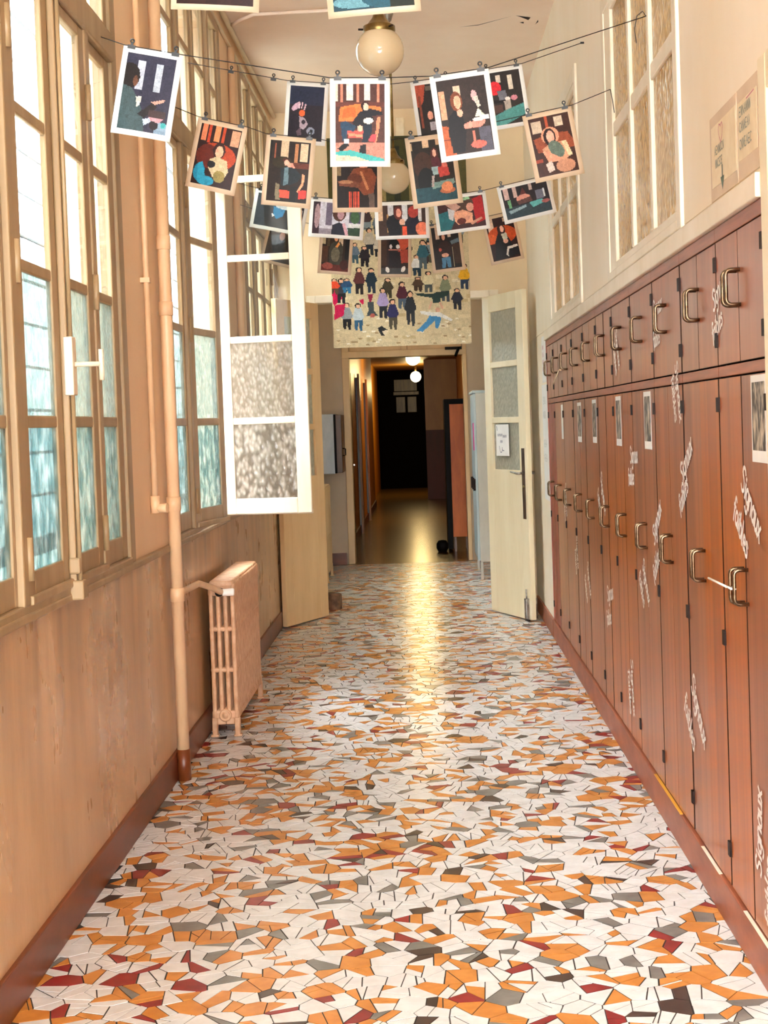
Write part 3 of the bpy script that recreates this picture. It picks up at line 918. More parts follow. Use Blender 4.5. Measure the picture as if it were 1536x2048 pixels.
def door_leaf(n, hinge, free, mirrored, paint, label):
    h = Vector((*hinge, 0)); f_ = Vector((*free, 0))
    d = f_ - h; wd = d.length
    root = empty('door_%d' % n, h, math.atan2(d.y, d.x)); struct(root, label)
    # local x runs from hinge to free edge; face to the camera is -y (right leaf) or +y
    s = 0.125; zs = ((1.12, 1.475), (1.52, 1.90), (1.945, 2.33))
    m = MB(); z1 = 2.455
    m.box(0, s, -0.02, 0.02, 0.012, z1); m.box(wd - s, wd, -0.02, 0.02, 0.012, z1)
    m.box(s, wd - s, -0.02, 0.02, 0.012, zs[0][0]); m.box(s, wd - s, -0.02, 0.02, zs[2][1], z1)
    m.build('door_panel', paint, root, bevel=0.003)
    for k in range(2):
        MB().box(s, wd - s, -0.019, 0.019, zs[k][1], zs[k + 1][0]).build('glazing_bar', paint, root, bevel=0.004)
    for za, zb in zs:
        o = MB().box(s - .006, wd - s + .006, -0.003, 0.003, za - .006, zb + .006).build('pane', 'glass_door', root)
    return root, wd

dr, wd = door_leaf(2, (0.50, 12.03), (0.765, 11.33), False, 'cream_door', 'cream half-glazed door leaf folded open beside the lockers')
for sy in (1, -1):
    pl = MB().box(wd - 0.085, wd - 0.035, sy * 0.02 - (0.004 if sy < 0 else 0), sy * 0.02 + (0.004 if sy > 0 else 0), 0.76, 1.285).build('handle_plate', 'dark_plate', dr, bevel=0.001)
    MB().tube([(wd - 0.06, sy * 0.022, 1.10), (wd - 0.06, sy * 0.065, 1.10), (wd - 0.075, sy * 0.07, 1.10), (wd - 0.19, sy * 0.068, 1.11)], [0.009, 0.009, 0.009, 0.007], 8).build('lever', 'steel', pl)
    MB().lathe((wd - 0.06, sy * 0.024, 1.0), [(0.0, 0.006 * sy), (0.011, 0.006 * sy), (0.011, -0.002 * sy)], 12, 'y').build('keyhole', 'brass', pl)
MB().box(wd - 0.07, wd - 0.03, -0.045, -0.02, 0.02, 0.17).tube([(wd - 0.05, -0.034, 0.17), (wd - 0.05, -0.034, 0.24)], 0.006, 8).build('floor_bolt', 'steel', dr, bevel=0.002)
MB().box(wd - 0.07, wd - 0.03, 0.02, 0.045, 0.02, 0.17).tube([(wd - 0.05, 0.034, 0.17), (wd - 0.05, 0.034, 0.24)], 0.006, 8).build('floor_bolt', 'steel', dr, bevel=0.002)
dl, wdl = door_leaf(3, (-0.815, 12.05), (-1.085, 11.42), True, 'tan_door', 'beige half-glazed door leaf folded open against the window wall')
# the pinned paper on the right leaf
nt = empty('paper_note', dr.location, dr.rotation_euler.z)
tag(nt, 'small white handwritten note taped to the cream glazed door', 'note')
MB().box(0.20, 0.44, 0.0205, 0.0215, 1.225, 1.465).build('sheet', 'paper_white', nt)
MB().box(0.20, 0.44, -0.0215, -0.0205, 1.225, 1.465).build('sheet', 'paper_white', nt)
m = MB(); rs2 = random.Random(3)
for sgn, yy in ((-1, -0.0222),):
    for (u0, z, n) in ((0.23, 1.375, 4), (0.33, 1.365, 3), (0.28, 1.325, 2)):
        u = u0
        for k in range(n):
            stroke(m, [(0, 0), (0.008, 0.02), (0.016, 0.0), (0.02, 0.018)], 0.003, lambda a, c, u=u, z=z, yy=yy: (u + a, yy, z + c)); u += 0.024
    stroke(m, smooth_line([(0, .05), (.02, 0.005), (.05, 0.01), (.055, .04), (.06, 0.02), (.09, 0.015)], 4), 0.005, lambda a, c, yy=yy: (0.26 + a, yy, 1.25 + c))
    stroke(m, [(0, .03), (.004, 0)], 0.006, lambda a, c, yy=yy: (0.225 + a, yy, 1.42 + c))
m.build('lettering', 'ink_blue', nt)

# door-stop stone
m = MB(); rr = random.Random(2)
c0 = (-0.80, 12.55)
ring = [(c0[0] + 0.075 * math.cos(a) * rr.uniform(.8, 1.15), c0[1] + 0.07 * math.sin(a) * rr.uniform(.8, 1.15)) for a in [2 * math.pi * k / 8 for k in range(8)]]
m.prism(ring, 0.0, 0.13)
tag(m.build('door_stop_stone', 'stone_brown', bevel=0.015), 'rough brown stone holding the beige door leaf open', 'stone')

# ------------------------------------------------------------------ vestibule and doorway
YD = 16.55
DX0, DX1, DZ = -0.86, 0.478, 2.29
p = MB()
p.box(XL, DX0, YD, YD + 0.2, 0, ZC); p.box(DX1, XR, YD, YD + 0.2, 0, ZC); p.box(DX0, DX1, YD, YD + 0.2, DZ + 0.55, ZC)
struct(p.build('wall_doorway', 'plaster_vestibule'), 'grey-beige wall around the far doorway')
struct(MB().box(-1.4, 1.15, 12.22, 16.75, ZC, ZC + .1).build('ceiling_vestibule', 'ceiling_paint'), 'ceiling of the lobby behind the double doors')
dw = empty('door_4'); struct(dw, 'varnished wooden frame of the far doorway')
MB().box(DX0, DX0 + 0.075, YD - 0.02, YD + 0.22, 0, DZ + 0.55).build('jamb', 'tan_door', dw, bevel=0.006)
MB().box(DX1 - 0.045, DX1, YD - 0.02, YD + 0.22, 0, DZ + 0.55).build('jamb', 'tan_door', dw, bevel=0.006)
MB().box(DX0, DX1, YD - 0.025, YD + 0.22, 2.215, 2.285).build('lintel', 'tan_door', dw, bevel=0.006)
for (xa, xb) in ((DX0 + .075, -0.22), (-0.16, DX1 - .045)):
    MB().box(xa, xb, YD + 0.05, YD + 0.09, 2.285, 2.84).build('transom_panel', 'tan_door', dw, bevel=0.01)
MB().box(-0.22, -0.16, YD, YD + 0.12, 2.285, 2.84).build('mullion', 'tan_door', dw, bevel=0.005)
MB().box(-0.1 + 0.35, 0.43, YD - 0.06, YD - 0.02, 2.27, 2.30).tube([(0.40, YD - 0.05, 2.29), (0.36, YD - 0.09, 2.20)], 0.015, 8).build('door_closer', 'black_panel', dw)
# door leaf folded back along the corridor wall
lf = MB().box(-0.90, -0.86, YD + 0.22, YD + 0.95, 0.02, 2.2)
dd = empty('door_5'); struct(dd, 'yellowed door folded back inside the dim corridor')
lf.build('door_panel', 'far_door', dd, bevel=0.004)
MB().tube([(-0.86, YD + 0.85, 1.05), (-0.81, YD + 0.85, 1.05), (-0.80, YD + 0.73, 1.05)], 0.010, 8).build('lever', 'steel', dd)
MB().lathe((-0.86, YD + 0.60, 1.0), [(0.028, 0.0), (0.028, 0.03), (0.02, 0.05), (0.0, 0.052)], 12, 'x').build('knob', 'brass', dd)
struct(MB().box(XL - .01, DX0 - 0.02, YD - 0.016, YD, 0, 0.125).build('baseboard_doorway', 'baseboard_brown'), 'brown skirting beside the far doorway')

# wall box
bx = empty('wall_cabinet', (-0.99, 16.2, 1.0)); tag(bx, 'grey metal wall cabinet with brown door left of the far doorway', 'cabinet')
MB().box(-0.12, 0.055, -0.32, 0.30, 0.0, 0.62).build('body', 'box_grey', bx, bevel=0.006)
MB().box(0.055, 0.075, -0.31, 0.29, 0.005, 0.615).build('seal', 'black_panel', bx)
cdn = MB().box(0.075, 0.135, -0.30, 0.28, 0.01, 0.61).build('door', 'box_brown', bx, bevel=0.005)
MB().tube([(0.135, -0.2, 0.26), (0.165, -0.2, 0.255), (0.165, -0.2, 0.19), (0.135, -0.2, 0.185)], 0.006, 8).build('handle', 'black_panel', cdn)

# ------------------------------------------------------------------ radiators
def radiator(name, label, x0, x1, y0, n, pitch, h, paint, plug=True):
    root = tag(empty(name, ((x0 + x1) / 2, y0, 0)), label, 'radiator')
    D = x1 - x0; hx = D / 2
    sec = MB()
    cw = D / 4
    ties = [(0.085, 0.130), (0.315, 0.340), (0.515, 0.540), (h - 0.075, h - 0.012)] if plug else [(0.085, 0.130), (h * .45, h * .45 + .03), (h - 0.08, h - 0.012)]
    for k in range(4):
        xa = -hx + k * cw + 0.0065; xb = -hx + (k + 1) * cw - 0.0065
        sec.box(xa, xb, 0.007, pitch - 0.007, 0.085, h - 0.02)
    for za, zb in ties:
        sec.box(-hx + 0.004, hx - 0.004, 0.009, pitch - 0.009, za, zb)
    sec.box(-hx + 0.012, hx - 0.012, 0.006, pitch - 0.006, h - 0.034, h)
    me = sec.mesh('section', paint)
    for i in range(n):
        o = link('section', me, root, bevel=0.010, seg=3); o.location = (0, i * pitch, 0)
    hub = MB()
    hub.tube([(0, -0.004, 0.108), (0, n * pitch + 0.004, 0.108)], 0.030, 16).build('header_pipe', paint, root)
    MB().tube([(0, -0.004, h - 0.05), (0, n * pitch + 0.004, h - 0.05)], 0.026, 16).build('header_pipe', paint, root)
    if plug:
        MB().lathe((0, -0.004, 0.108), [(0.030, 0), (0.030, -0.008), (0.022, -0.010), (0.020, -0.004), (0.014, -0.004), (0.012, -0.016), (0.0, -0.016)], 20, 'y').build('plug', paint, root)
    for i in (0, n - 1):
        ft = MB()
        for s in (-1, 1):
            xa, xb = sorted((s * (hx - 0.002), s * (hx - 0.028)))
            ft.box(xa, xb, 0.006, pitch - 0.006, 0.0, 0.095)
            xc, xd = sorted((s * (hx + 0.006), s * (hx - 0.034)))
            ft.box(xc, xd, 0.004, pitch - 0.004, 0.0, 0.012)
            xe, xg = sorted((s * (hx - 0.028), s * (hx - 0.045)))
            ft.box(min(0, xe), max(0, xg), 0.008, pitch - 0.008, 0.06, 0.095)
        o = ft.build('foot', paint, root, bevel=0.005); o.location = (0, i * pitch, 0)
    return root
rd = radiator('radiator', 'cast-iron ribbed radiator standing under the open window', -1.085, -0.945, 7.45, 22, 0.049, 0.765, 'radiator_paint')
# valve on the near end
vx = -0.07
MB().tube([(0.0, -0.002, 0.715), (0.0, -0.06, 0.715)], 0.016, 12).lathe((0.0, -0.07, 0.715), [(0.0, 0.0), (0.02, 0.0), (0.02, 0.02), (0.0, 0.02)], 12, 'y').build('valve_body', 'black_panel', rd)
MB().lathe((0.018, -0.062, 0.715), [(0.013, -0.002), (0.016, 0.0), (0.019, 0.05), (0.015, 0.055), (0.0, 0.055)], 16, 'x').build('valve_knob', 'plastic_white', rd)
rad2 = radiator('radiator', 'beige radiator behind the beige door leaf in the lobby', -1.06, -0.955, 14.6, 14, 0.055, 0.92, 'tan_door', plug=False)

# heating pipes
pp = empty('heating_pipe', (XL + 0.04, 6.56, 0)); tag(pp, 'thick peach heating pipe rising beside the second window', 'pipe')
MB().tube([(0, 0, 0.13), (0, 0, ZC - 0.14)], 0.026, 14).build('pipe', 'pipe_paint', pp)
MB().tube([(0, 0, 0.001), (0, 0, 0.135)], 0.029, 14).build('sleeve', 'baseboard_brown', pp)
for z in (0.80, 1.19, 2.02, 2.30): MB().lathe((0, 0, z), [(0.026, -0.03), (0.031, -0.028), (0.031, 0.028), (0.026, 0.03)], 14).build('collar', 'pipe_paint', pp)
MB().tube([(0.0, 0, 0.80), (0.0, 0.06, 0.80), (0.01, 0.55, 0.79), (0.05, 0.75, 0.745), (0.075, 0.82, 0.718)], 0.015, 12).build('branch_pipe', 'pipe_paint', pp)
p2 = empty('heating_pipe', (XL + 0.022, 6.22, 0)); tag(p2, 'thin peach pipe rising on the pier beside the near window', 'pipe')
MB().tube([(0, 0, 1.22), (0, 0, ZC - 0.14)], 0.012, 12).build('pipe', 'pipe_paint', p2)
MB().tube([(0, 0, 1.17), (0, 0, 1.24)], 0.02, 12).tube([(0.0, 0, 1.19), (0.05, -0.01, 1.19)], [0.016, 0.02], 12).build('end_cap', 'pipe_paint', p2)
for z in (2.1, 3.0): MB().box(-0.022, 0.016, -0.02, 0.02, z, z + 0.02).build('bracket', 'pipe_paint', p2)
p3 = empty('conduit', (0, 0, 0)); tag(p3, 'cream conduit running along the ceiling edge above the windows', 'pipe')
MB().tube([(XL + 0.03, -2.9, ZC - 0.03), (XL + 0.03, YP - 0.01, ZC - 0.03)], 0.016, 10).build('pipe', 'white_trim', p3)
MB().tube([(XL + 0.012, -2.9, ZC - 0.12), (XL + 0.012, YP - 0.01, ZC - 0.12)], 0.011, 10).build('pipe', 'white_trim', p3)
p4 = empty('conduit', (0, 0, 0)); tag(p4, 'thin conduit crossing the ceiling to the lamp', 'pipe')
MB().tube([(XL + 0.05, 9.30, ZC - 0.035), (-1.0, 9.22, ZC - 0.025), (-0.92, 9.16, ZC - 0.014), (-0.16, 9.10, ZC - 0.014), (-0.115, 9.0, ZC - 0.014)], 0.011, 10).build('pipe', 'ceiling_paint', p4)
p5 = empty('conduit', (0, 0, 0)); tag(p5, 'upright pipe on the pier between the second and third windows', 'pipe')
MB().tube([(XL + 0.025, 9.42, SILL), (XL + 0.025, 9.42, ZC - 0.14)], 0.022, 12).build('pipe', 'pipe_paint', p5)

# ------------------------------------------------------------------ ceiling globes
def globe(x, y, z, r, label):
    g = tag(empty('globe_lamp', (x, y, z)), label, 'lamp', 'unlit globe lamps of the corridor')
    prof = [(r * math.sin(math.pi * k / 20), -r * math.cos(math.pi * k / 20)) for k in range(0, 18)]
    MB().lathe((0, 0, 0), prof, 40).build('globe', 'globe_glass', g)
    zt = -r * math.cos(math.pi * 17 / 20); rt_ = r * math.sin(math.pi * 17 / 20)
    cap = MB().lathe((0, 0, 0), [(rt_ + 0.018, zt - 0.014), (rt_ + 0.021, zt - 0.006), (rt_ + 0.020, zt + 0.012), (rt_ + 0.004, zt + 0.02), (rt_ * .62, zt + 0.045), (0.016, zt + 0.075), (0.011, zt + 0.085)], 32).build('cap', 'brass', g)
    for k in range(3):
        a = math.radians(190 + 120 * k); q = rt_ + 0.02
        MB().tube([(q * math.cos(a), q * math.sin(a), zt), ((q + .02) * math.cos(a), (q + .02) * math.sin(a), zt)], 0.004, 8).build('screw', 'hinge_dark', cap)
    MB().tube([(0, 0, zt + 0.08), (0, 0, ZC - z - 0.06)], 0.008, 12).build('stem', 'brass', g)
    MB().lathe((0, 0, ZC - z), [(0.009, -0.125), (0.016, -0.12), (0.045, -0.02), (0.05, -0.002), (0.0, 0.0)], 24).build('canopy', 'steel', g)
    return g
globe(-0.125, 6.16, 2.976, 0.0962, 'unlit brass-capped white globe lamp nearest the camera')
globe(-0.126, 9.0, 2.929, 0.0955, 'unlit brass-capped white globe lamp half hidden behind the hanging prints')

# small light box on the end wall
el = MB().box(-0.145, -0.075, YP - 0.04, YP, 3.735, 3.88)
tag(el.build('emergency_light', 'paper_cream', bevel=0.008), 'small pale plastic light box above the group poster', 'light')

# ------------------------------------------------------------------ dim corridor beyond
FY0, FY1 = 16.55, 35.5
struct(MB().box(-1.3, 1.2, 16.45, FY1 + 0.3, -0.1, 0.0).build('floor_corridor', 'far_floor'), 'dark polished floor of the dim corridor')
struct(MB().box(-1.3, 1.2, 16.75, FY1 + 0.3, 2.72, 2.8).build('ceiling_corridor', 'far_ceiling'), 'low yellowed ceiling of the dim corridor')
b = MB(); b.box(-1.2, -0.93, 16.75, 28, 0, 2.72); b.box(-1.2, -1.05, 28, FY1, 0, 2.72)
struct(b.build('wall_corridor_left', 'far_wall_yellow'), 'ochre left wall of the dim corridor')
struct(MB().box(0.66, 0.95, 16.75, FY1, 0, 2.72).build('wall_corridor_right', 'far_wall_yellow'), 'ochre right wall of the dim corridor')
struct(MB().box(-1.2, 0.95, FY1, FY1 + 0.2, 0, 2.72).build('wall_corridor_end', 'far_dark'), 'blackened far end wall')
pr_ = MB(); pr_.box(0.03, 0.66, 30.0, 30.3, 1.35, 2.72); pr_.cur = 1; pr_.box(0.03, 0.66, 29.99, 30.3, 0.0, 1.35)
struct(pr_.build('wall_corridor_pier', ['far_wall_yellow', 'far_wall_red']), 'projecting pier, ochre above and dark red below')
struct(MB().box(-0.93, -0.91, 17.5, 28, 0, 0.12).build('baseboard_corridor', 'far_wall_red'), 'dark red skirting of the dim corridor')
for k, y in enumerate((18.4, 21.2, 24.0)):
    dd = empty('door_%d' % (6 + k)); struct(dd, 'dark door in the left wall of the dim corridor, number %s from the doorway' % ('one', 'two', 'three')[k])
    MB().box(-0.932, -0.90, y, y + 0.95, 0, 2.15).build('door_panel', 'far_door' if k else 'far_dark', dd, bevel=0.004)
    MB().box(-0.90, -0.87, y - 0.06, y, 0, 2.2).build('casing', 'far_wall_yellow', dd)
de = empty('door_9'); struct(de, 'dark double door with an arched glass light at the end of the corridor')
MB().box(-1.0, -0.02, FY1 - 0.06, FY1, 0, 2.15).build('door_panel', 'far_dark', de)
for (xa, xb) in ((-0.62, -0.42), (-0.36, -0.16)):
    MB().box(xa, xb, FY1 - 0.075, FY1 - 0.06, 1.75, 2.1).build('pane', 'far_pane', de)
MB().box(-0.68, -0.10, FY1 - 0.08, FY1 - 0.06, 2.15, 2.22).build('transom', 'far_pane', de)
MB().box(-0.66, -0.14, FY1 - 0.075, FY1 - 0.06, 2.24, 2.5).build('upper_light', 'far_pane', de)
for (y, z, lab) in ((24.0, 2.505, 'lit white globe lamp just under the far door lintel'), (32.0, 2.455, 'lit white globe lamp deep in the dim corridor')):
    g = tag(empty('lit_globe_lamp', (-0.14, y, z)), lab, 'lamp', 'lit lamps in the dim corridor')
    MB().lathe((0, 0, 0), [(0.112 * math.sin(math.pi * k / 16), -0.112 * math.cos(math.pi * k / 16)) for k in range(17)], 28).build('globe', 'lamp_lit', g)
    MB().tube([(0, 0, 0.11), (0, 0, 2.72 - z)], 0.02, 10).build('stem', 'brass', g)
    l = bpy.data.lights.new('globe_light', 'POINT'); l.energy = 24; l.color = (1.0, 0.70, 0.28); l.shadow_soft_size = 0.13
    lo = bpy.data.objects.new('globe_light', l); COL.objects.link(lo); lo.parent = g; lo.location = (0, -0.0, -0.18)

# orange cupboard in the corridor
oc = tag(empty('cupboard', (0.35, 17.7, 0)), 'tall orange cupboard with a black front in the dim corridor', 'cupboard')
MB().box(-0.055, 0.13, 0.0, 0.5, 0.17, 1.70).build('side_panel', 'orange_panel', oc, bevel=0.003)
MB().box(-0.115, -0.055, 0.0, 0.9, 0.03, 1.76).build('front', 'black_panel', oc, bevel=0.003)
MB().box(-0.055, 0.16, 0.02, 0.9, 1.70, 1.76).build('top', 'black_panel', oc)
for (x, y) in ((-0.03, 0.04), (0.11, 0.04), (-0.03, 0.45), (0.11, 0.45)):
    MB().box(x - .012, x + .012, y - .012, y + .012, 0.0, 0.17).build('leg', 'dark_plate', oc)
bg_ = MB().lathe((0.165, 17.75, 0.075), [(0.0, -0.075), (0.05, -0.073), (0.07, -0.03), (0.068, 0.02), (0.045, 0.055), (0.0, 0.062)], 20)
tag(bg_.build('black_bag', 'black_panel'), 'small black bag on the floor by the orange cupboard', 'bag')

# pale metal locker beside the doorway
ml = tag(empty('metal_locker', (0.49, 14.45, 0)), 'pale grey metal locker on legs half hidden by the cream door', 'locker')
MB().box(0.0, 0.30, 0.0, 1.0, 0.17, 1.76).build('side_panel', 'locker_grey', ml, bevel=0.004)
MB().box(-0.03, 0.31, -0.01, 1.02, 1.76, 1.785).build('top', 'locker_blue', ml, bevel=0.004)
for k in range(3):
    d = MB().box(-0.022, 0.0, 0.01 + k * 0.33, 0.33 + k * 0.33, 0.18, 1.75).build('door', 'locker_blue', ml, bevel=0.003)
    if k == 0: MB().box(-0.028, -0.022, 0.08, 0.20, 1.22, 1.48).build('label_strip', 'magenta', d)
    MB().box(-0.045, -0.022, 0.05 + k * 0.33, 0.075 + k * 0.33, 0.84, 0.95).build('latch', 'hinge_dark', d)
for (x, y) in ((0.012, 0.02), (0.28, 0.02), (0.012, 0.98), (0.28, 0.98)):
    MB().box(x - .012, x + .012, y - .012, y + .012, 0, 0.17).build('leg', 'locker_grey', ml)

# ------------------------------------------------------------------ printed pictures
def raster(nx, ny, base, shapes, noise=0.10, seed=1):
    """list of flat shapes -> ink colours on an nx x ny grid; u right, v down, 0..1"""
    u, v = np.meshgrid((np.arange(nx) + .5) / nx, (np.arange(ny) + .5) / ny)
    img = np.zeros((ny, nx, 3)); img[:] = lin(base)
    for s in shapes:
        k = s[0]; col = np.array(lin(s[-1]))
        if k == 'r':
            m_ = (u >= s[1]) & (u <= s[3]) & (v >= s[2]) & (v <= s[4])
        elif k == 'e':
            a = math.radians(s[5]) if len(s) > 6 else 0.0
            du, dv = u - s[1], v - s[2]
            m_ = ((du * math.cos(a) + dv * math.sin(a)) / s[3]) ** 2 + ((-du * math.sin(a) + dv * math.cos(a)) / s[4]) ** 2 <= 1
        elif k == 'p':
            P = s[1]; m_ = np.zeros(u.shape, bool)
            n = len(P) // 2
            j = n - 1
            for i in range(n):
                xi, yi, xj, yj = P[2 * i], P[2 * i + 1], P[2 * j], P[2 * j + 1]
                c_ = ((yi > v) != (yj > v)) & (u < (xj - xi) * (v - yi) / ((yj - yi) or 1e-9) + xi)
                m_ ^= c_; j = i
        img[m_] = col
    rg = np.random.default_rng(seed)
    n1 = rg.normal(0, noise, (ny, nx, 1)); c4 = rg.normal(0, noise * .8, (ny // 4 + 2, nx // 4 + 2, 1))
    n2 = np.repeat(np.repeat(c4, 4, 0), 4, 1)[:ny, :nx]
    return np.clip(img * (1 + n1 + n2), 0.002, 1)

def ink_grid(name, w_, h_, img, bow, parent, off=0.0008, x0=None, z_top=0.0, split=1):
    """grid of small faces, each with its ink; local x right, z up, front towards -y"""
    ny, nx, _ = img.shape
    xs = np.linspace(-w_ / 2, w_ / 2, nx + 1); zs = np.linspace(z_top, z_top - h_, ny + 1)
    X_, Z_ = np.meshgrid(xs, zs)
    Y_ = bow(X_, Z_) - off
    verts = np.stack([X_, Y_, Z_], -1).reshape(-1, 3)
    i = np.arange(ny)[:, None] * (nx + 1) + np.arange(nx)[None, :]
    faces = np.stack([i, i + nx + 1, i + nx + 2, i + 1], -1).reshape(-1, 4)
    me = bpy.data.meshes.new(name)
    me.from_pydata(verts.tolist(), [], faces.tolist())
    at = me.attributes.new('ink', 'FLOAT_COLOR', 'FACE')
    col = np.ones((ny * nx, 4)); col[:, :3] = img.reshape(-1, 3)
    at.data.foreach_set('color', col.ravel())
    me.materials.append(MATS['print_ink'])
    me.update()
    return link(name, me, parent)

def fig(x, y0, y1, top, leg, skin='#e0b090', hair='#20140e', w_=0.05, tilt=0.0):
    """small standing figure between v=y0 (crown) and v=y1 (feet)"""
    h = y1 - y0
    return [('p', [x - w_ * .5 + tilt, y0 + h * .58, x - w_ * .42, y1 - h * .03, x - w_ * .12, y1 - h * .03, x, y0 + h * .66, x + w_ * .14, y1, x + w_ * .44, y1, x + w_ * .5 + tilt, y0 + h * .56], leg),
            ('p', [x - w_ * .35, y0 + h * .17, x + w_ * .35, y0 + h * .17, x + w_ * .72, y0 + h * .5, x + w_ * .45, y0 + h * .6, x - w_ * .45, y0 + h * .6, x - w_ * .72, y0 + h * .5], top),
            ('e', x, y0 + h * .085, w_ * .36, h * .095, hair), ('e', x + w_ * .03, y0 + h * .105, w_ * .25, h * .07, skin)]

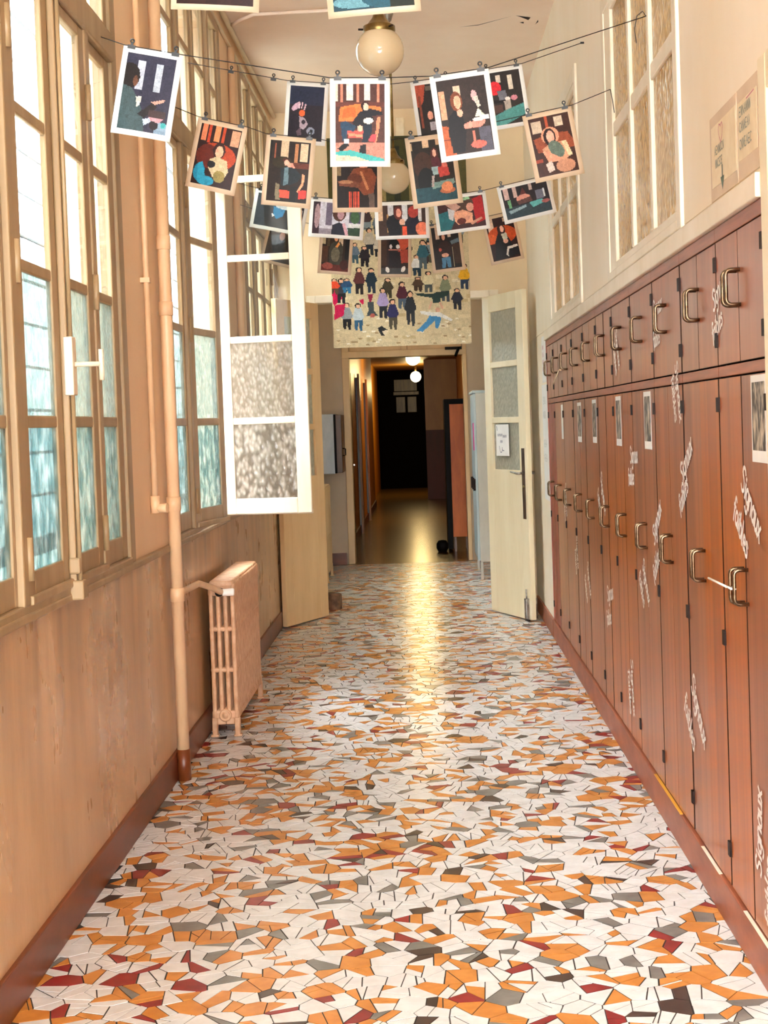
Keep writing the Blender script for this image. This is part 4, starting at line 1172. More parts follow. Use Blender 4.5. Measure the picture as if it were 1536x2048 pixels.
R_, E_, P_ = 'r', 'e', 'p'
STR = lambda *xs, c='#d8c4b0', y1=.24, w_=.10: [(R_, x, 0, x + w_, y1, c) for x in xs]
ART = {
 'A': ('#2c2a3a', [(R_, .24, .08, .40, .46, '#a8acb8'), (R_, .62, .10, .76, .46, '#a4aab4'), (E_, .10, .30, .22, .17, '#1e1410'), (E_, .24, .36, .05, .07, '#5c3a28'),
       (P_, [0, .42, .18, .45, .32, .56, .48, .75, .56, 1, 0, 1], '#3a4a4c'), (P_, [.30, .56, .42, .54, .40, .66, .34, .70], '#b8b8b0'), (P_, [.38, .78, .66, .60, .76, .66, .52, .82], '#241c1c'),
       (P_, [.62, .60, .80, .56, .90, .54, .88, .58, .70, .63], '#c09080'), (R_, .60, .70, .95, .80, '#3c2c2c'), (P_, [.5, .84, .66, .80, .70, .84, .54, .92], '#a8b4c4'),
       (P_, [.72, .84, 1, .86, 1, 1, .76, 1], '#7c94a8'), (E_, .93, .88, .05, .04, '#3aa0a0'), (E_, .74, .90, .09, .06, '#201418'), (P_, [.62, .80, .92, .80, .84, .86, .66, .84], '#b88890')]),
 'C': ('#4a2a24', STR(.0, c='#e4c0ac', w_=.05, y1=.23) + STR(.23, .58, c='#d6ccc0', y1=.22, w_=.13) + STR(.11, .43, .84, c='#c87860', w_=.05, y1=.26) +
       [(R_, 0, .24, 1, .30, '#5c3028'), (P_, [.10, .30, .44, .26, .92, .30, .94, .36, .66, .40, .46, .48, .06, .49], '#d87038'), (P_, [.16, .33, .40, .29, .42, .42, .14, .45], '#c05c28'),
        (P_, [.60, .34, .70, .32, .95, .36, .96, .40, .70, .42], '#18141c'), (P_, [.50, .36, .66, .33, .78, .46, .66, .58, .42, .58, .34, .50], '#16141c'), (E_, .60, .29, .08, .06, '#2a1412'), (E_, .62, .30, .055, .05, '#e8b8a4'),
        (E_, .67, .48, .10, .04, '#d8d4c8'), (P_, [.24, .60, .60, .61, .58, .71, .26, .70], '#d85048'), (P_, [.26, .64, .56, .66, .56, .69, .28, .68], '#f08868'),
        (P_, [.10, .50, .20, .48, .42, .55, .38, .62, .24, .60, .22, .74, .14, .74], '#1c3850'), (P_, [.58, .54, .74, .52, .74, .62, .64, .76, .54, .76], '#16202e'), (E_, .50, .58, .06, .04, '#e0a890'),
        (P_, [.84, .44, .92, .42, .88, .62, .80, .84, .74, .84, .82, .60], '#e08060'), (P_, [.74, .66, .84, .66, .80, .76, .66, .74], '#d84850'),
        (R_, 0, .76, 1, 1, '#b07868'), (P_, [.04, .84, .22, .74, .28, .80, .12, .88], '#100e10'), (P_, [.50, .80, .62, .78, .62, .90, .48, .91], '#100e10'), (R_, .18, .72, .27, .77, '#e8e4e0'),
        (P_, [0, .88, .30, .86, .98, .97, 1, 1, .6, 1, 0, .92], '#3a9c98'), (P_, [0, .92, .40, .94, .7, 1, 0, 1], '#c8b8a0')]),
 'D': ('#2a201e', [(R_, .02, .14, .14, .52, '#c09070'), (R_, .32, .10, .46, .30, '#c8a890'), (P_, [0, .60, .16, .62, .22, 1, 0, 1], '#a85430'), (R_, 0, .78, .20, .80, '#6c2c1c'),
       (P_, [.16, .50, .30, .40, .44, .48, .50, .66, .40, .98, .16, .98, .12, .70], '#141216'), (E_, .36, .30, .12, .13, '#6c3820'), (E_, .38, .31, .07, .09, '#e0a080'), (E_, .40, .46, .06, .05, '#dca088'),
       (E_, .74, .62, .16, .06, -8, '#e08474'), (P_, [.44, .62, .60, .58, .60, .68, .46, .68], '#d88878'), (E_, .74, .26, .06, .08, -15, '#d09c9c'), (P_, [.70, .26, .80, .26, .84, .40, .78, .42], '#b8b4a8'),
       (P_, [.70, .54, .78, .42, .92, .54], '#e0dcc0'), (P_, [.62, .56, .98, .52, .98, .58, .70, .60], '#d8d4cc'), (R_, .74, .68, .98, 1, '#4c4c58'), (E_, .70, .90, .16, .05, '#d06458'), (R_, .60, .72, .66, .90, '#b06858')]),
 'E': ('#22283e', [(R_, 0, .35, 1, 1, '#241e28'), (E_, .20, .38, .14, .06, -25, '#c8a8bc'), (P_, [.26, .30, .30, .28, .32, .42, .28, .42], '#d8b8c4'), (P_, [.36, .30, .40, .30, .38, .42, .35, .42], '#d8b8c4'), (P_, [.46, .32, .50, .34, .46, .44, .42, .44], '#c8a8b4'),
       (E_, .38, .50, .09, .06, '#e86838'), (P_, [.30, .56, .46, .58, .58, .70, .46, .80, .34, .78], '#a898a4'), (E_, .66, .82, .12, .07, '#8c94a8'), (E_, .68, .82, .05, .03, '#22242c'), (E_, .44, .66, .06, .04, '#2c2430'), (P_, [.24, .84, .36, .76, .40, .90, .28, .92], '#5c4c58')]),
 'F': ('#241c1a', [(P_, [0, 0, .30, 0, .20, .30, .10, .40, 0, .40], '#a84830'), (R_, .30, .04, .9, .12, '#5c5448'), (R_, .05, .2, .12, .8, '#7c3c28'), (E_, .80, .30, .10, .05, '#d08060'), (E_, .58, .62, .16, .13, '#3c1c14'), (E_, .58, .60, .10, .10, '#e4a490'),
       (E_, .34, .58, .08, .08, '#d89880'), (R_, .30, .70, .56, .86, '#9c98a0'), (R_, .62, .62, .70, .90, '#7c4c38')]),
 'G': ('#2c2420', [(R_, .28, .06, .42, .20, '#d0c4b4'), (R_, .62, .08, .76, .36, '#d4cab8'), (E_, .20, .30, .20, .13, '#d82c34'), (P_, [.26, .36, .52, .36, .54, .54, .30, .54], '#6c6c74'), (P_, [.04, .52, .48, .54, .60, .50, .58, .60, .10, .58], '#1c1414'),
       (P_, [.42, .56, .62, .54, .62, .74, .44, .74], '#a89c90'), (E_, .74, .52, .10, .05, '#c8808c'), (P_, [0, .84, .40, .74, 1, .64, 1, .86, .4, 1, 0, 1], '#4c8c88'), (R_, .04, .62, .36, .76, '#4c342c'), (E_, .54, .52, .08, .03, '#e0d8d0')]),
 'B': ('#2a100a', [(R_, .05, .0, .17, .27, '#e0845c'), (R_, .20, .0, .27, .30, '#b84024'), (R_, .36, .0, .50, .26, '#d88858'), (R_, .56, .0, .62, .26, '#b04020'), (R_, .78, .02, .98, .28, '#c09070'), (E_, .50, .50, .48, .22, '#a83c18'), (E_, .28, .52, .26, .2, '#5c1c10'),
       (E_, .55, .40, .15, .13, '#2c120c'), (E_, .56, .42, .095, .10, '#f0a888'), (P_, [.36, .56, .52, .50, .78, .54, .86, .72, .74, .90, .50, .84, .36, .70], '#c8b48c'), (E_, .66, .82, .14, .10, '#8c7c44'), (E_, .42, .64, .10, .06, '#1a1414'),
       (E_, .16, .80, .14, .15, '#1c7c9c'), (E_, .34, .92, .22, .08, '#2088a8'), (P_, [.10, .66, .20, .62, .32, .84, .14, .94], '#2490b0')]),
 'H': ('#241812', [(R_, 0, 0, .06, .30, '#100a08'), (R_, .28, .0, .46, .30, '#c8b090'), (R_, .12, .05, .16, .3, '#8c4c34'), (R_, .62, .04, .70, .4, '#b07850'), (R_, .76, .02, .94, .32, '#d0b494'), (R_, .6, .34, 1, .44, '#5c2c1c'),
       (E_, .34, .36, .26, .10, '#2c2414'), (P_, [.40, .34, .60, .36, .66, .44, .5, .46], '#e0907c'), (E_, .42, .32, .10, .03, '#3c1c14'), (E_, .44, .36, .06, .05, '#e4a890'), (P_, [.30, .46, .46, .42, .66, .44, .84, .56, .74, .66, .58, .72, .34, .74], '#1c2428'), (P_, [.40, .44, .50, .43, .52, .70, .40, .74], '#5c747c'),
       (P_, [.84, .52, .92, .54, .90, .70, .78, .84, .74, .82, .84, .68], '#d89870'), (P_, [.24, .80, .60, .82, .62, .94, .28, .94], '#e0503c'), (P_, [.78, .80, .98, .78, .98, .92, .80, .94], '#c83c34'), (P_, [.20, .70, .30, .72, .34, .98, .22, .98], '#80745c'), (P_, [.58, .74, .76, .74, .72, 1, .56, 1], '#181410')]),
 'I': ('#1c1210', [(R_, 0, 0, .10, .48, '#7c6848'), (R_, .32, .0, .40, .4, '#30241c'), (R_, .5, 0, .62, .3, '#a89880'), (E_, .66, .26, .13, .11, '#d89880'), (E_, .66, .20, .14, .08, '#2c1a14'), (P_, [.30, .48, .42, .36, .58, .34, .86, .36, .98, .50, .90, .78, .66, .80, .50, .66, .28, .62], '#7c4028'),
       (P_, [.56, .40, .62, .40, .80, .70, .74, .72], '#b87850'), (E_, .44, .54, .18, .10, '#5c2c1c'), (P_, [.02, .56, .30, .54, .58, .60, .56, .68, .06, .64], '#6c3c28'), (E_, .22, .58, .18, .03, '#a07050')] +
       [(R_, .30 + .045 * k, .74, .325 + .045 * k, 1, '#d04c34') for k in range(6)] + [(P_, [.78, .78, .92, .76, .94, 1, .80, 1], '#5c4c44')]),
 'J': ('#241c16', [(R_, .30, .0, .44, .12, '#c8a888'), (R_, .62, .0, .74, .10, '#b89878'), (R_, 0, .02, .04, .14, '#b09878'), (E_, .26, .40, .24, .22, '#3c2418'), (E_, .30, .66, .22, .22, '#100e0c'), (E_, .56, .24, .09, .11, '#4c1c18'), (E_, .56, .22, .05, .06, '#dca890'),
       (P_, [.46, .30, .66, .30, .72, .46, .48, .46], '#4c1c24'), (P_, [.44, .44, .62, .44, .66, .56, .48, .58], '#8ca4a4'), (P_, [.60, .46, .84, .42, .88, .60, .62, .62], '#b03c34'), (P_, [.70, .38, .82, .38, .84, .46, .72, .46], '#c86858'),
       (R_, 0, .76, 1, 1, '#1c4048'), (P_, [.40, .70, .96, .66, .98, .74, .42, .80], '#6c8880'), (E_, .78, .84, .19, .05, '#a86040'), (E_, .78, .78, .14, .08, '#c87c54'), (P_, [.44, .58, .50, .58, .46, .76, .40, .76], '#a89890')]),
 'K': ('#3c2018', [(R_, .06, .06, .30, .26, '#c4b098'), (R_, .62, .03, .82, .20, '#ccb8a0'), (R_, .40, 0, .46, .24, '#a84c30'), (P_, [.04, .36, .40, .30, .9, .32, 1, .46, 1, .60, .10, .60], '#8c4428'), (E_, .46, .34, .22, .15, '#e09878'), (E_, .44, .36, .15, .15, '#241210'), (E_, .46, .36, .095, .11, '#e8a890'),
       (P_, [.20, .54, .40, .48, .76, .46, .90, .70, .70, .80, .30, .78], '#c89070'), (E_, .55, .58, .20, .13, 30, '#5c6c60'), (P_, [.70, .46, .82, .46, .92, .72, .82, .74], '#d8c098'), (P_, [.20, .58, .34, .60, .62, .74, .60, .80, .30, .76], '#e0987c'), (E_, .70, .88, .24, .11, '#b88468'), (P_, [.22, .80, .38, .76, .42, .92, .26, .96], '#c8b8ac'), (R_, 0, .7, .18, .76, '#8c3c28')]),
 'L': ('#2c3238', [(P_, [.36, .34, .62, .38, .58, .62, .46, .72, .38, .60], '#1c78a8'), (P_, [.38, .20, .62, .22, .66, .40, .56, .40, .42, .36], '#c8d0d4'), (R_, .84, .1, 1, 1, '#2c2024'), (E_, .92, .4, .06, .12, '#b8a8a8'), (P_, [.34, .56, .42, .62, .36, .68], '#d8d8d8')]),
 'N': ('#c8c8d4', [(R_, 0, 0, .14, 1, '#3c2c34'), (E_, .09, .45, .06, .38, '#a88c90'), (R_, .27, .02, .40, .72, '#6c6478'), (R_, .14, .82, .44, 1, '#8c8490'), (P_, [.40, 1, .42, .70, .56, .60, .70, .70, .76, 1], '#1e2030'), (P_, [.62, .64, .68, .62, .78, 1, .70, 1], '#c89ca8'), (E_, .55, .32, .14, .26, '#4c3028'), (E_, .58, .36, .07, .16, '#b08890'),
       (R_, .76, .04, 1, .60, '#4c4c5c'), (R_, .80, .06, .90, .5, '#24242c'), (E_, .88, .42, .10, .20, '#3c5c3c'), (P_, [.74, .64, 1, .62, 1, .74, .76, .74], '#d4d8d8'), (P_, [.74, .76, 1, .74, 1, 1, .76, 1], '#2c4430')]),
 'O': ('#3c2820', [(R_, 0, 0, .10, .5, '#c8a888'), (R_, .20, .0, .32, .34, '#c4c4c8'), (R_, .50, .0, .62, .66, '#c8ccd0'), (R_, .84, .0, .92, .56, '#c8c8c8'), (R_, .18, .3, .22, .9, '#a88050'), (P_, [.20, .40, .32, .30, .44, .36, .50, .60, .46, 1, .22, 1, .16, .56], '#16141a'), (E_, .42, .26, .09, .22, '#5c2420'), (E_, .43, .26, .055, .14, '#e09884'),
       (P_, [.56, .56, .68, .36, .82, .36, .88, .62, .82, .96, .58, .96], '#1c1828'), (E_, .74, .24, .11, .2, '#a83c34'), (R_, .50, .70, .60, 1, '#e85838'), (E_, .92, .80, .14, .22, '#e07858'), (E_, .50, .56, .06, .1, '#d8a890')]),
 'P': ('#3c1c1c', [(P_, [.74, .1, .98, .0, 1, .8, .80, .9], '#a81c20'), (E_, .62, .22, .16, .28, '#4c3428'), (E_, .70, .34, .08, .14, '#d09480'), (P_, [.50, .02, .70, .0, .72, .08, .52, .12], '#8cb890'), (P_, [.30, .44, .54, .40, .74, .54, .72, .84, .40, .86, .30, .66], '#e0a080'), (P_, [.12, .10, .34, .06, .50, .30, .36, .44], '#b89080'),
       (P_, [0, .44, .30, .36, .34, .70, .24, .98, 0, 1], '#1c6068'), (P_, [.22, .30, .36, .40, .30, .72, .22, .64], '#c0c0c4'), (E_, .48, .76, .10, .10, '#5c2018'), (E_, .62, .68, .06, .07, '#c88c74'), (P_, [.66, .84, .92, .70, .94, .76, .70, .92], '#c08870')]),
 'Q': ('#241c20', [(R_, .04, .0, .14, .36, '#c8a8a0'), (R_, .24, .0, .32, .34, '#c4a8a0'), (R_, .60, .0, .67, .2, '#b8a098'), (P_, [.38, .30, .46, .06, .52, .30], '#5c2c28'), (E_, .44, .42, .16, .13, '#d09080'), (P_, [.28, .48, .60, .40, .62, .56, .32, .60], '#5c3c38'), (R_, .72, .26, .88, .56, '#6c6c7c'), (R_, .88, .24, .92, .52, '#d8dce0'),
       (R_, 0, .62, 1, 1, '#2c3c44'), (P_, [.06, .74, .46, .64, .46, .72, .10, .84], '#8ca4ac'), (P_, [.54, .60, .82, .56, .90, .68, .60, .78], '#5ca8a8'), (E_, .90, .66, .09, .06, '#a8605c'), (P_, [.08, .40, .16, .38, .16, .66, .10, .66], '#6ca474')]),
 'V': ('#2c2420', [(R_, .2, .05, .36, .3, '#8c7c6c'), (R_, .6, .05, .72, .3, '#847464'), (E_, .5, .6, .3, .25, '#1c1816'), (E_, .5, .36, .1, .1, '#a87c64')]),
 'R': ('#2a1c14', [(R_, 0, 0, .12, .36, '#a89878'), (R_, .18, .04, .28, .4, '#4c3c28'), (R_, .60, .0, .76, .40, '#c4ac90'), (R_, .84, 0, 1, .7, '#140e0a'), (R_, 0, .40, .22, .8, '#4c2c1c'), (E_, .50, .16, .11, .13, '#241610'), (E_, .50, .19, .075, .09, '#d09470'), (P_, [.32, .34, .46, .28, .66, .28, .78, .42, .74, .84, .30, .84, .26, .50], '#3c382c'),
       (P_, [.36, .54, .60, .28, .64, .34, .42, .58], '#e89850'), (R_, 0, .84, 1, 1, '#5c2018'), (E_, .24, .88, .2, .08, '#8c4438'), (E_, .84, .84, .16, .12, '#3c1814'), (E_, .50, .6, .16, .18, '#6c6450')]),
 'S': ('#2a1814', [(R_, .2, 0, .34, .05, '#c8b098'), (R_, .66, 0, .8, .05, '#c8b098'), (E_, .80, .22, .22, .2, '#b84c34'), (P_, [.62, .44, .98, .40, 1, .72, .70, .74], '#a03c2c'), (E_, .48, .30, .2, .14, '#141012'), (E_, .62, .34, .07, .05, '#d8d4d0'), (E_, .36, .34, .05, .05, '#d0c8c4'), (R_, .28, .40, .72, .43, '#c87c6c'), (E_, .44, .62, .12, .07, '#a82c54'), (P_, [.30, .46, .70, .46, .76, .84, .28, .84], '#1c1214'),
       (R_, 0, .86, 1, 1, '#3c3c3c'), (E_, .24, .90, .08, .06, 30, '#e0dcd4'), (E_, .82, .88, .09, .06, -30, '#d8d4cc'), (R_, 0, .1, .2, .8, '#3c2416')]),
 'T': ('#221c1c', [(R_, .14, 0, .28, .28, '#c8b09c'), (R_, .58, 0, .70, .26, '#c4b0a0'), (R_, .72, .02, .90, .2, '#2c2830'), (E_, .40, .24, .12, .12, '#241410'), (E_, .42, .25, .06, .07, '#d09c84'), (P_, [.18, .46, .32, .36, .54, .34, .70, .48, .64, .70, .24, .72], '#30201e'), (E_, .26, .54, .06, .04, '#b04c40'), (E_, .42, .68, .13, .05, '#d09c84'),
       (P_, [.28, .74, .60, .72, .60, .98, .48, .98, .44, .80, .38, .98, .26, .98], '#4c7c9c'), (P_, [.66, .36, .98, .30, 1, .40, .70, .44], '#5c6c74'), (P_, [.70, .44, 1, .42, 1, .90, .76, .90], '#3c2c24'), (R_, .70, .5, .73, .98, '#b8a888')]),
 'U': ('#2a1210', [(R_, .06, 0, .26, .30, '#d8bca4'), (R_, .62, .02, .82, .12, '#c8ac94'), (E_, .50, .42, .52, .22, '#c04c20'), (E_, .10, .48, .2, .12, '#d05c28'), (P_, [.20, .56, .36, .36, .60, .34, .76, .60, .80, .98, .10, .98], '#120e0e'), (E_, .50, .30, .14, .15, '#2c1410'), (E_, .53, .28, .07, .08, '#e8b4a0'), (P_, [.46, .40, .66, .38, .68, .52, .52, .58], '#b8b8a4'), (E_, .58, .58, .09, .05, '#d8a490'),
       (P_, [.50, .90, .60, .72, .96, .70, .98, .75, .66, .78, .58, .96], '#d8d4cc'), (P_, [.56, .92, .64, .78, 1, .76, 1, .96], '#141014')]),
 'W': ('#101c24', [(R_, .0, .0, .9, .55, '#1c2c30'), (E_, .5, .8, .4, .2, '#243c3c')]),
 'a': ('#2c1410', [(R_, .1, .1, .4, .7, '#4c2018'), (E_, .6, .6, .2, .3, '#3c2418')]),
 'b': ('#183844', [(E_, .3, .85, .3, .12, '#5c8c98'), (E_, .62, .7, .3, .3, '#1c4c5c'), (R_, .7, .6, 1, 1, '#141c14')]),
}
LBL = {
 'A': 'print of a man in profile before two pale windows', 'C': 'print of a person in black sprawled on an orange sofa', 'D': 'print of a woman in black carrying a pink tray',
 'E': 'print of a hand over an orange ball on dark blue', 'F': 'print of a face hanging upside down', 'G': 'print with a red cap and teal cloth', 'B': 'print of a smiling person with bright blue trousers in an armchair',
 'H': 'print of a person in a hat on a red chair', 'I': 'print of a person in a brown jumper leaning on a column', 'J': 'print with a straw hat on a blue rug', 'K': 'print of a person with hands on head in an armchair',
 'L': 'print of a blue mask, half behind the open casement', 'N': 'wide pale print of a dark jacket seen against mirrors', 'O': 'wide print of two people in dark clothes', 'P': 'wide print of a bent figure and a red curtain', 'Q': 'wide print of figures sprawled in a room',
 'V': 'dark print seen through the glass of the open casement', 'R': 'print of a person wearing an orange sash', 'S': 'print of a figure with white shoes behind a tray', 'T': 'print of a person in a leather jacket and jeans', 'U': 'print of a person in black on an orange sofa, far right',
 'W': 'print almost hidden behind the sofa print', 'a': 'print cut by the top edge, above the windows', 'b': 'teal print cut by the top edge, above the near globe lamp'}
#        key  x      y     z      w    h    angle
PRINTS = [('a', -.640, 5.22, 3.115, .297, .21, -4.5, 1), ('b', -.124, 4.95, 3.013, .297, .21, 3.2, 1),
 ('A', -.904, 5.45, 2.836, .212, .305, -11.6, 0), ('C', -.184, 5.45, 2.715, .212, .308, -1.8, 0), ('D', .164, 5.45, 2.723, .211, .302, 6.4, 0),
 ('E', -.511, 7.6, 3.183, .206, .303, -5.8, 0), ('W', -.225, 7.6, 3.160, .206, .300, -1.0, 0), ('F', .090, 7.6, 3.177, .206, .303, 6.4, 0), ('G', .437, 7.6, 3.224, .204, .297, 7.2, 0),
 ('B', -.799, 6.5, 2.785, .211, .291, -13.8, 1), ('H', -.515, 6.5, 2.716, .208, .292, -7.1, 1), ('I', -.242, 6.5, 2.684, .208, .292, -1.5, 1), ('J', .063, 6.5, 2.703, .210, .297, 5.6, 1), ('K', .558, 6.5, 2.786, .210, .285, 10.0, 1),
 ('L', -.732, 8.506, 2.785, .302, .213, -12.4, 0), ('N', -.430, 8.5, 2.740, .302, .213, -6.2, 0), ('O', -.083, 8.5, 2.717, .298, .205, 0.2, 0), ('P', .234, 8.5, 2.746, .292, .208, 6.0, 0), ('Q', .585, 8.5, 2.804, .293, .207, 11.5, 0),
 ('V', -.809, 9.6, 2.791, .208, .293, -15.7, 1), ('R', -.497, 9.6, 2.731, .208, .293, -6.0, 1), ('S', -.141, 9.6, 2.703, .208, .295, -2.2, 1), ('T', .163, 9.6, 2.730, .205, .299, 5.2, 1), ('U', .500, 9.6, 2.774, .211, .300, 10.8, 1)]

def bulldog():
    m = MB()
    m.box(-0.013, 0.013, -0.005, 0.005, -0.008, 0.004)
    m.box(-0.004, 0.004, -0.004, -0.001, 0.004, 0.014)
    for k in range(10):
        a0, a1 = 2 * math.pi * k / 10, 2 * math.pi * (k + 1) / 10
        m.tube([(0.0065 * math.cos(a0), -0.0025, 0.019 + 0.0065 * math.sin(a0)), (0.0065 * math.cos(a1), -0.0025, 0.019 + 0.0065 * math.sin(a1))], 0.0028, 6, caps=False)
    return m.mesh('bulldog_clip', 'clip_black')
CLIP = bulldog()
def clip(x, y, z, ang, label):
    o = link('bulldog_clip', CLIP); o.location = (x, y, z); o.rotation_euler = (0, -math.radians(ang), 0)
    tag(o, label, 'clip', 'black bulldog clips on the cords')
    return o

rp = random.Random(21)
for (k, x, y, z, w_, h_, ang, tan_) in PRINTS:
    root = tag(empty('photo_print', (x, y, z)), LBL[k], 'photograph', 'photo prints pegged on the cords')
    root.rotation_euler = (0, -math.radians(ang), 0)
    c1, c2 = rp.uniform(-.5, .5), rp.uniform(.2, .9)
    def bow(X_, Z_, c1=c1, c2=c2, h_=h_, w_=w_):
        t_ = -Z_ / h_
        return 0.012 * c2 * (X_ / (w_ / 2)) ** 2 * t_ - 0.010 * c2 * np.sin(np.pi * t_) * .5 + 0.006 * c1 * X_ / w_ * t_
    nx, nz = 8, 10
    m = MB()
    for j in range(nz + 1):
        for i in range(nx + 1):
            X0 = -w_ / 2 + w_ * i / nx; Z0 = -h_ * j / nz
            m.v.append((X0, float(bow(X0, Z0)), Z0))
    for j in range(nz):
        for i in range(nx):
            a = j * (nx + 1) + i
            m.face((a, a + nx + 1, a + nx + 2, a + 1), True)
    sh = m.build('sheet', 'paper_tan' if tan_ else 'paper_white', root)
    so = sh.modifiers.new('thickness', 'SOLIDIFY'); so.thickness = 0.0005; so.offset = 1
    base, shp = ART[k]
    bd = 0.0195
    land = w_ > h_
    img = raster(84 if land else 58, 58 if land else 84, base, shp, 0.10, seed=hash(ord(k[0])) % 1000)
    ink_grid('picture', w_ - 2 * bd, h_ - 2 * bd, img, lambda X_, Z_: bow(X_, Z_), root, 0.0012, z_top=-bd)
    ca, sa = math.cos(math.radians(ang)), math.sin(math.radians(ang))
    for s_, nm in ((-1, 'left'), (1, 'right')):
        d = s_ * (w_ / 2 - 0.028)
        clip(x + d * ca, y, z + d * sa + 0.001, ang, 'black clip at the top %s corner of the %s' % (nm, LBL[k].split(',')[0]) if len(LBL[k].split(',')[0].split()) <= 7 else 'black clip, top %s corner of %s' % (nm, ' '.join(LBL[k].split(',')[0].split()[:10])))
clip(-.886, 7.6, 3.249, -10, 'empty black clip hanging on the cord beside the open window frame')
clip(-.680, 7.6, 3.205, -8, 'empty black clip on the cord left of the orange ball print')

def cord(label, pts, r=0.0019, knot=None):
    m = MB(); m.tube(pts, r, 6)
    if knot: m.tube(knot, r, 6)
    return tag(m.build('cord', 'cord_black'), label, 'cord')
def on_cord(keys, y, ends):
    pts = []
    for (k, x, yy, z, w_, h_, ang, tn) in PRINTS:
        if k in keys:
            ca, sa = math.cos(math.radians(ang)), math.sin(math.radians(ang))
            pts += [(x - ca * w_ / 2, yy + .0015, z - sa * w_ / 2 + 0.003), (x + ca * w_ / 2, yy + .0015, z + sa * w_ / 2 + 0.003)]
    pts.sort()
    return [ends[0]] + pts + [ends[1]]
cord('black cord highest and nearest, leaving the top of the picture', on_cord('ab', 5, ((XL + .02, 5.45, 3.21), (XR - .02, 4.7, 3.12))))
cord('black cord carrying the prints of the profile and the orange sofa', on_cord('ACD', 5.45, ((XL + .016, 5.50, 2.905), (XR - .02, 5.46, 2.90))),
     knot=[(XR - .02, 5.46, 2.90), (XR - .03, 5.47, 2.92), (XR - .05, 5.47, 2.905), (XR - .06, 5.47, 2.86), (XR - .055, 5.47, 2.81)])
cord('black cord tied below the top corner of the open window, with two empty clips', on_cord('EWFG', 7.6, ((XL + .016, 7.65, 3.31), (XR - .01, 7.62, 3.335))))
cord('black cord carrying the blue trousers and straw hat prints', on_cord('BHIJK', 6.5, ((XL + .03, 6.6, 2.91), (XR - .02, 6.5, 2.868))), knot=[(XR - .02, 6.5, 2.868), (XR - .012, 6.5, 2.82), (XR - .006, 6.5, 2.77)])
cord('black cord carrying the wide prints beyond the open casement', on_cord('LNOPQ', 8.5, ((XL + .02, 8.62, 2.90), (XR - .01, 8.5, 2.87))))
cord('black cord farthest away, in front of the group poster', on_cord('VRSTU', 9.6, ((XL + .02, 9.6, 2.89), (XR - .01, 9.6, 2.865))))
for (px_, py_, pz_, lb) in ((XL + .012, 5.50, 2.905, 'black nail holding the profile cord to the near window'), (XR - .006, 7.62, 3.335, 'black nail at the right end of the cord with empty clips')):
    tag(MB().tube([(px_ - .012, py_, pz_), (px_ + .012, py_, pz_)], 0.005, 8).build('nail', 'clip_black'), lb, 'nail')

# ------------------------------------------------------------------ group poster on the end wall
PX0, PX1, PZ0, PZ1 = -0.685, 0.395, 2.105, 3.735
def pf(zx, za, zb, top, leg, w_=0.062, **kw):
    s_ = 0.2083
    U = lambda q: (640 + q * s_ - 662) / 275
    V = lambda q: (420 + q * s_ - 277) / 413
    return fig(U(zx), V(za), V(zb), top, leg, w_=w_, **kw)
rq = np.random.default_rng(4)
shapes = [(R_, 0, 0, 1, .34, '#3c3c1c'), (R_, 0, 0, .06, .30, '#4c4820'), (R_, .94, .05, 1, .28, '#54502a')]
for q in range(9): shapes.append((R_, .06 + q * .105, .05, .10 + q * .105, .34, '#8c7c4c' if q % 2 else '#24281a'))
for q in range(46):
    x_, y_ = rq.uniform(0, 1), rq.uniform(.34, .98)
    shapes.append((R_, x_, y_, x_ + rq.uniform(.04, .1), y_ + rq.uniform(.01, .022), ['#d4c4a0', '#c2b08c', '#dcd0b4', '#b8a47c'][q % 4]))
for q in range(40):
    shapes.append((E_, rq.uniform(0, 1), rq.uniform(.86, 1), .015, .004, ['#9c8460', '#e8e0cc'][q % 2]))
pal = ['#24242c', '#3c2c2c', '#5c6c7c', '#14141c', '#7c8c94', '#4c4c3c', '#c8c0b0', '#34505c']
for q in range(26):
    x_ = rq.uniform(.05, .95); y_ = rq.uniform(.33, .52)
    shapes += fig(x_, y_, y_ + .10, pal[q % 8], pal[(q * 3 + 1) % 8], w_=.05)
shapes += [(P_, [.0, .735, .055, .70, .10, .69, .085, .76, .01, .80], '#c8104c')]
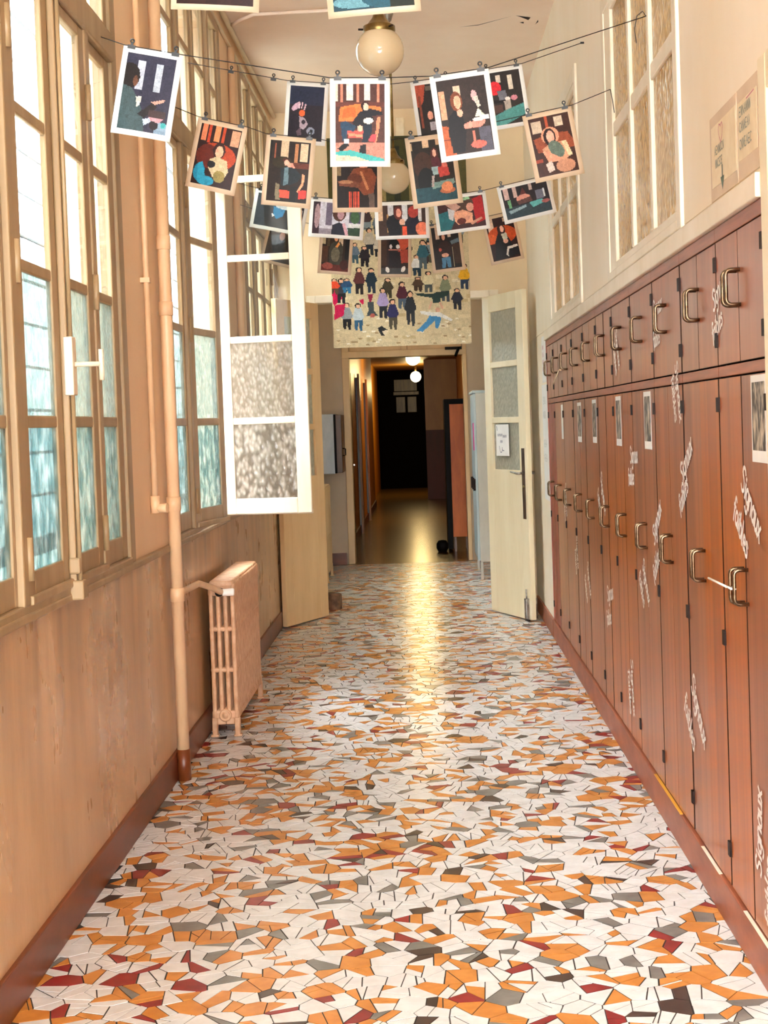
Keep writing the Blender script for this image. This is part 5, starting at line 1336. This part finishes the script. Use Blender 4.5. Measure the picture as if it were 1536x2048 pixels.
for a_ in ((480, 170, 430, '#b8b0a0', '#1c242c'), (430, 340, 540, '#241c20', '#1c1418'), (370, 540, 800, '#5c2c2c', '#241c1c'), (485, 550, 790, '#1c2c38', '#1c2c3c'), (195, 640, 880, '#34343c', '#1c1c20'), (250, 640, 780, '#24486c', '#2c6c94'),
           (130, 640, 790, '#d84828', '#4c3c2c'), (925, 440, 640, '#e0e0e0', '#1c3444'), (985, 300, 580, '#2c5c6c', '#4c5c64'), (1030, 600, 800, '#d8cca8', '#4c5454'), (1190, 640, 890, '#7c8468', '#3c444c'), (1375, 540, 780, '#e0a818', '#1c2c44'), (930, 650, 790, '#4c3828', '#3c2c20'),
           (640, 650, 840, '#3c3424', '#34301c'), (775, 690, 950, '#4c1828', '#4c5c6c'), (590, 740, 1030, '#a898c8', '#1c1c24'), (240, 870, 1130, '#8c9498', '#141418'), (350, 880, 1140, '#b8c4c8', '#2c5c7c'), (850, 780, 1110, '#20242a', '#24282c'), (680, 850, 1140, '#282858', '#4c4434'), (1300, 770, 970, '#1c1c2c', '#1c1c24')):
    shapes += pf(*a_)
PFU = lambda q: (640 + q * .2083 - 662) / 275
PFV = lambda q: (420 + q * .2083 - 277) / 413
quad = lambda L: [PFU(c_) if i_ % 2 == 0 else PFV(c_) for i_, c_ in enumerate(L)]
shapes += [(P_, quad([130, 890, 230, 880, 210, 990, 120, 1030]), '#c8104c'), (P_, quad([360, 850, 410, 840, 400, 900]), '#c8104c'),
           (P_, quad([440, 870, 500, 870, 505, 960, 540, 1000, 430, 1000, 450, 950]), '#3c4448'), (E_, PFU(485), PFV(1000), .018, .010, '#b05c50'), (P_, quad([445, 800, 500, 800, 480, 870, 460, 870]), '#8c2040'),
           (P_, quad([900, 800, 1060, 815, 1100, 800, 1230, 790, 1210, 830, 1140, 860, 1140, 900, 1070, 900, 1060, 850, 920, 825]), '#1c3430'), (P_, quad([1060, 890, 1040, 950, 1020, 960, 1050, 880]), '#d8a890'), (P_, quad([1140, 890, 1170, 950, 1150, 960, 1120, 890]), '#d8a890'),
           (P_, quad([1040, 1000, 1130, 990, 1140, 1060, 1110, 1140, 1085, 1140, 1080, 1070, 960, 1170, 900, 1160, 1000, 1070]), '#3c80b4'), (P_, quad([940, 970, 1090, 990, 1130, 990, 1250, 1060, 1240, 1080, 1120, 1030, 1040, 1020, 950, 1000]), '#e0e0dc'), (E_, PFU(1110), PFV(965), .018, .012, '#d0a088'),
           (P_, quad([530, 1120, 570, 1100, 640, 1150, 600, 1190, 560, 1190]), '#1c1c1c'), (P_, quad([570, 1150, 640, 1140, 600, 1200]), '#d8c8a8')]
po = tag(empty('group_poster', ((PX0 + PX1) / 2, YP - 0.034, PZ1)), 'large poster of a crowd looking up, hung over the far doorway', 'poster')
pw, ph = PX1 - PX0, PZ1 - PZ0
MB().box(-pw / 2, pw / 2, 0.0, 0.003, -ph, 0).build('sheet', 'paper_white', po)
img = raster(180, 270, '#cbbb96', shapes, 0.07, seed=9)
ink_grid('picture', pw, ph, img, lambda X_, Z_: 0 * X_, po, 0.0008)
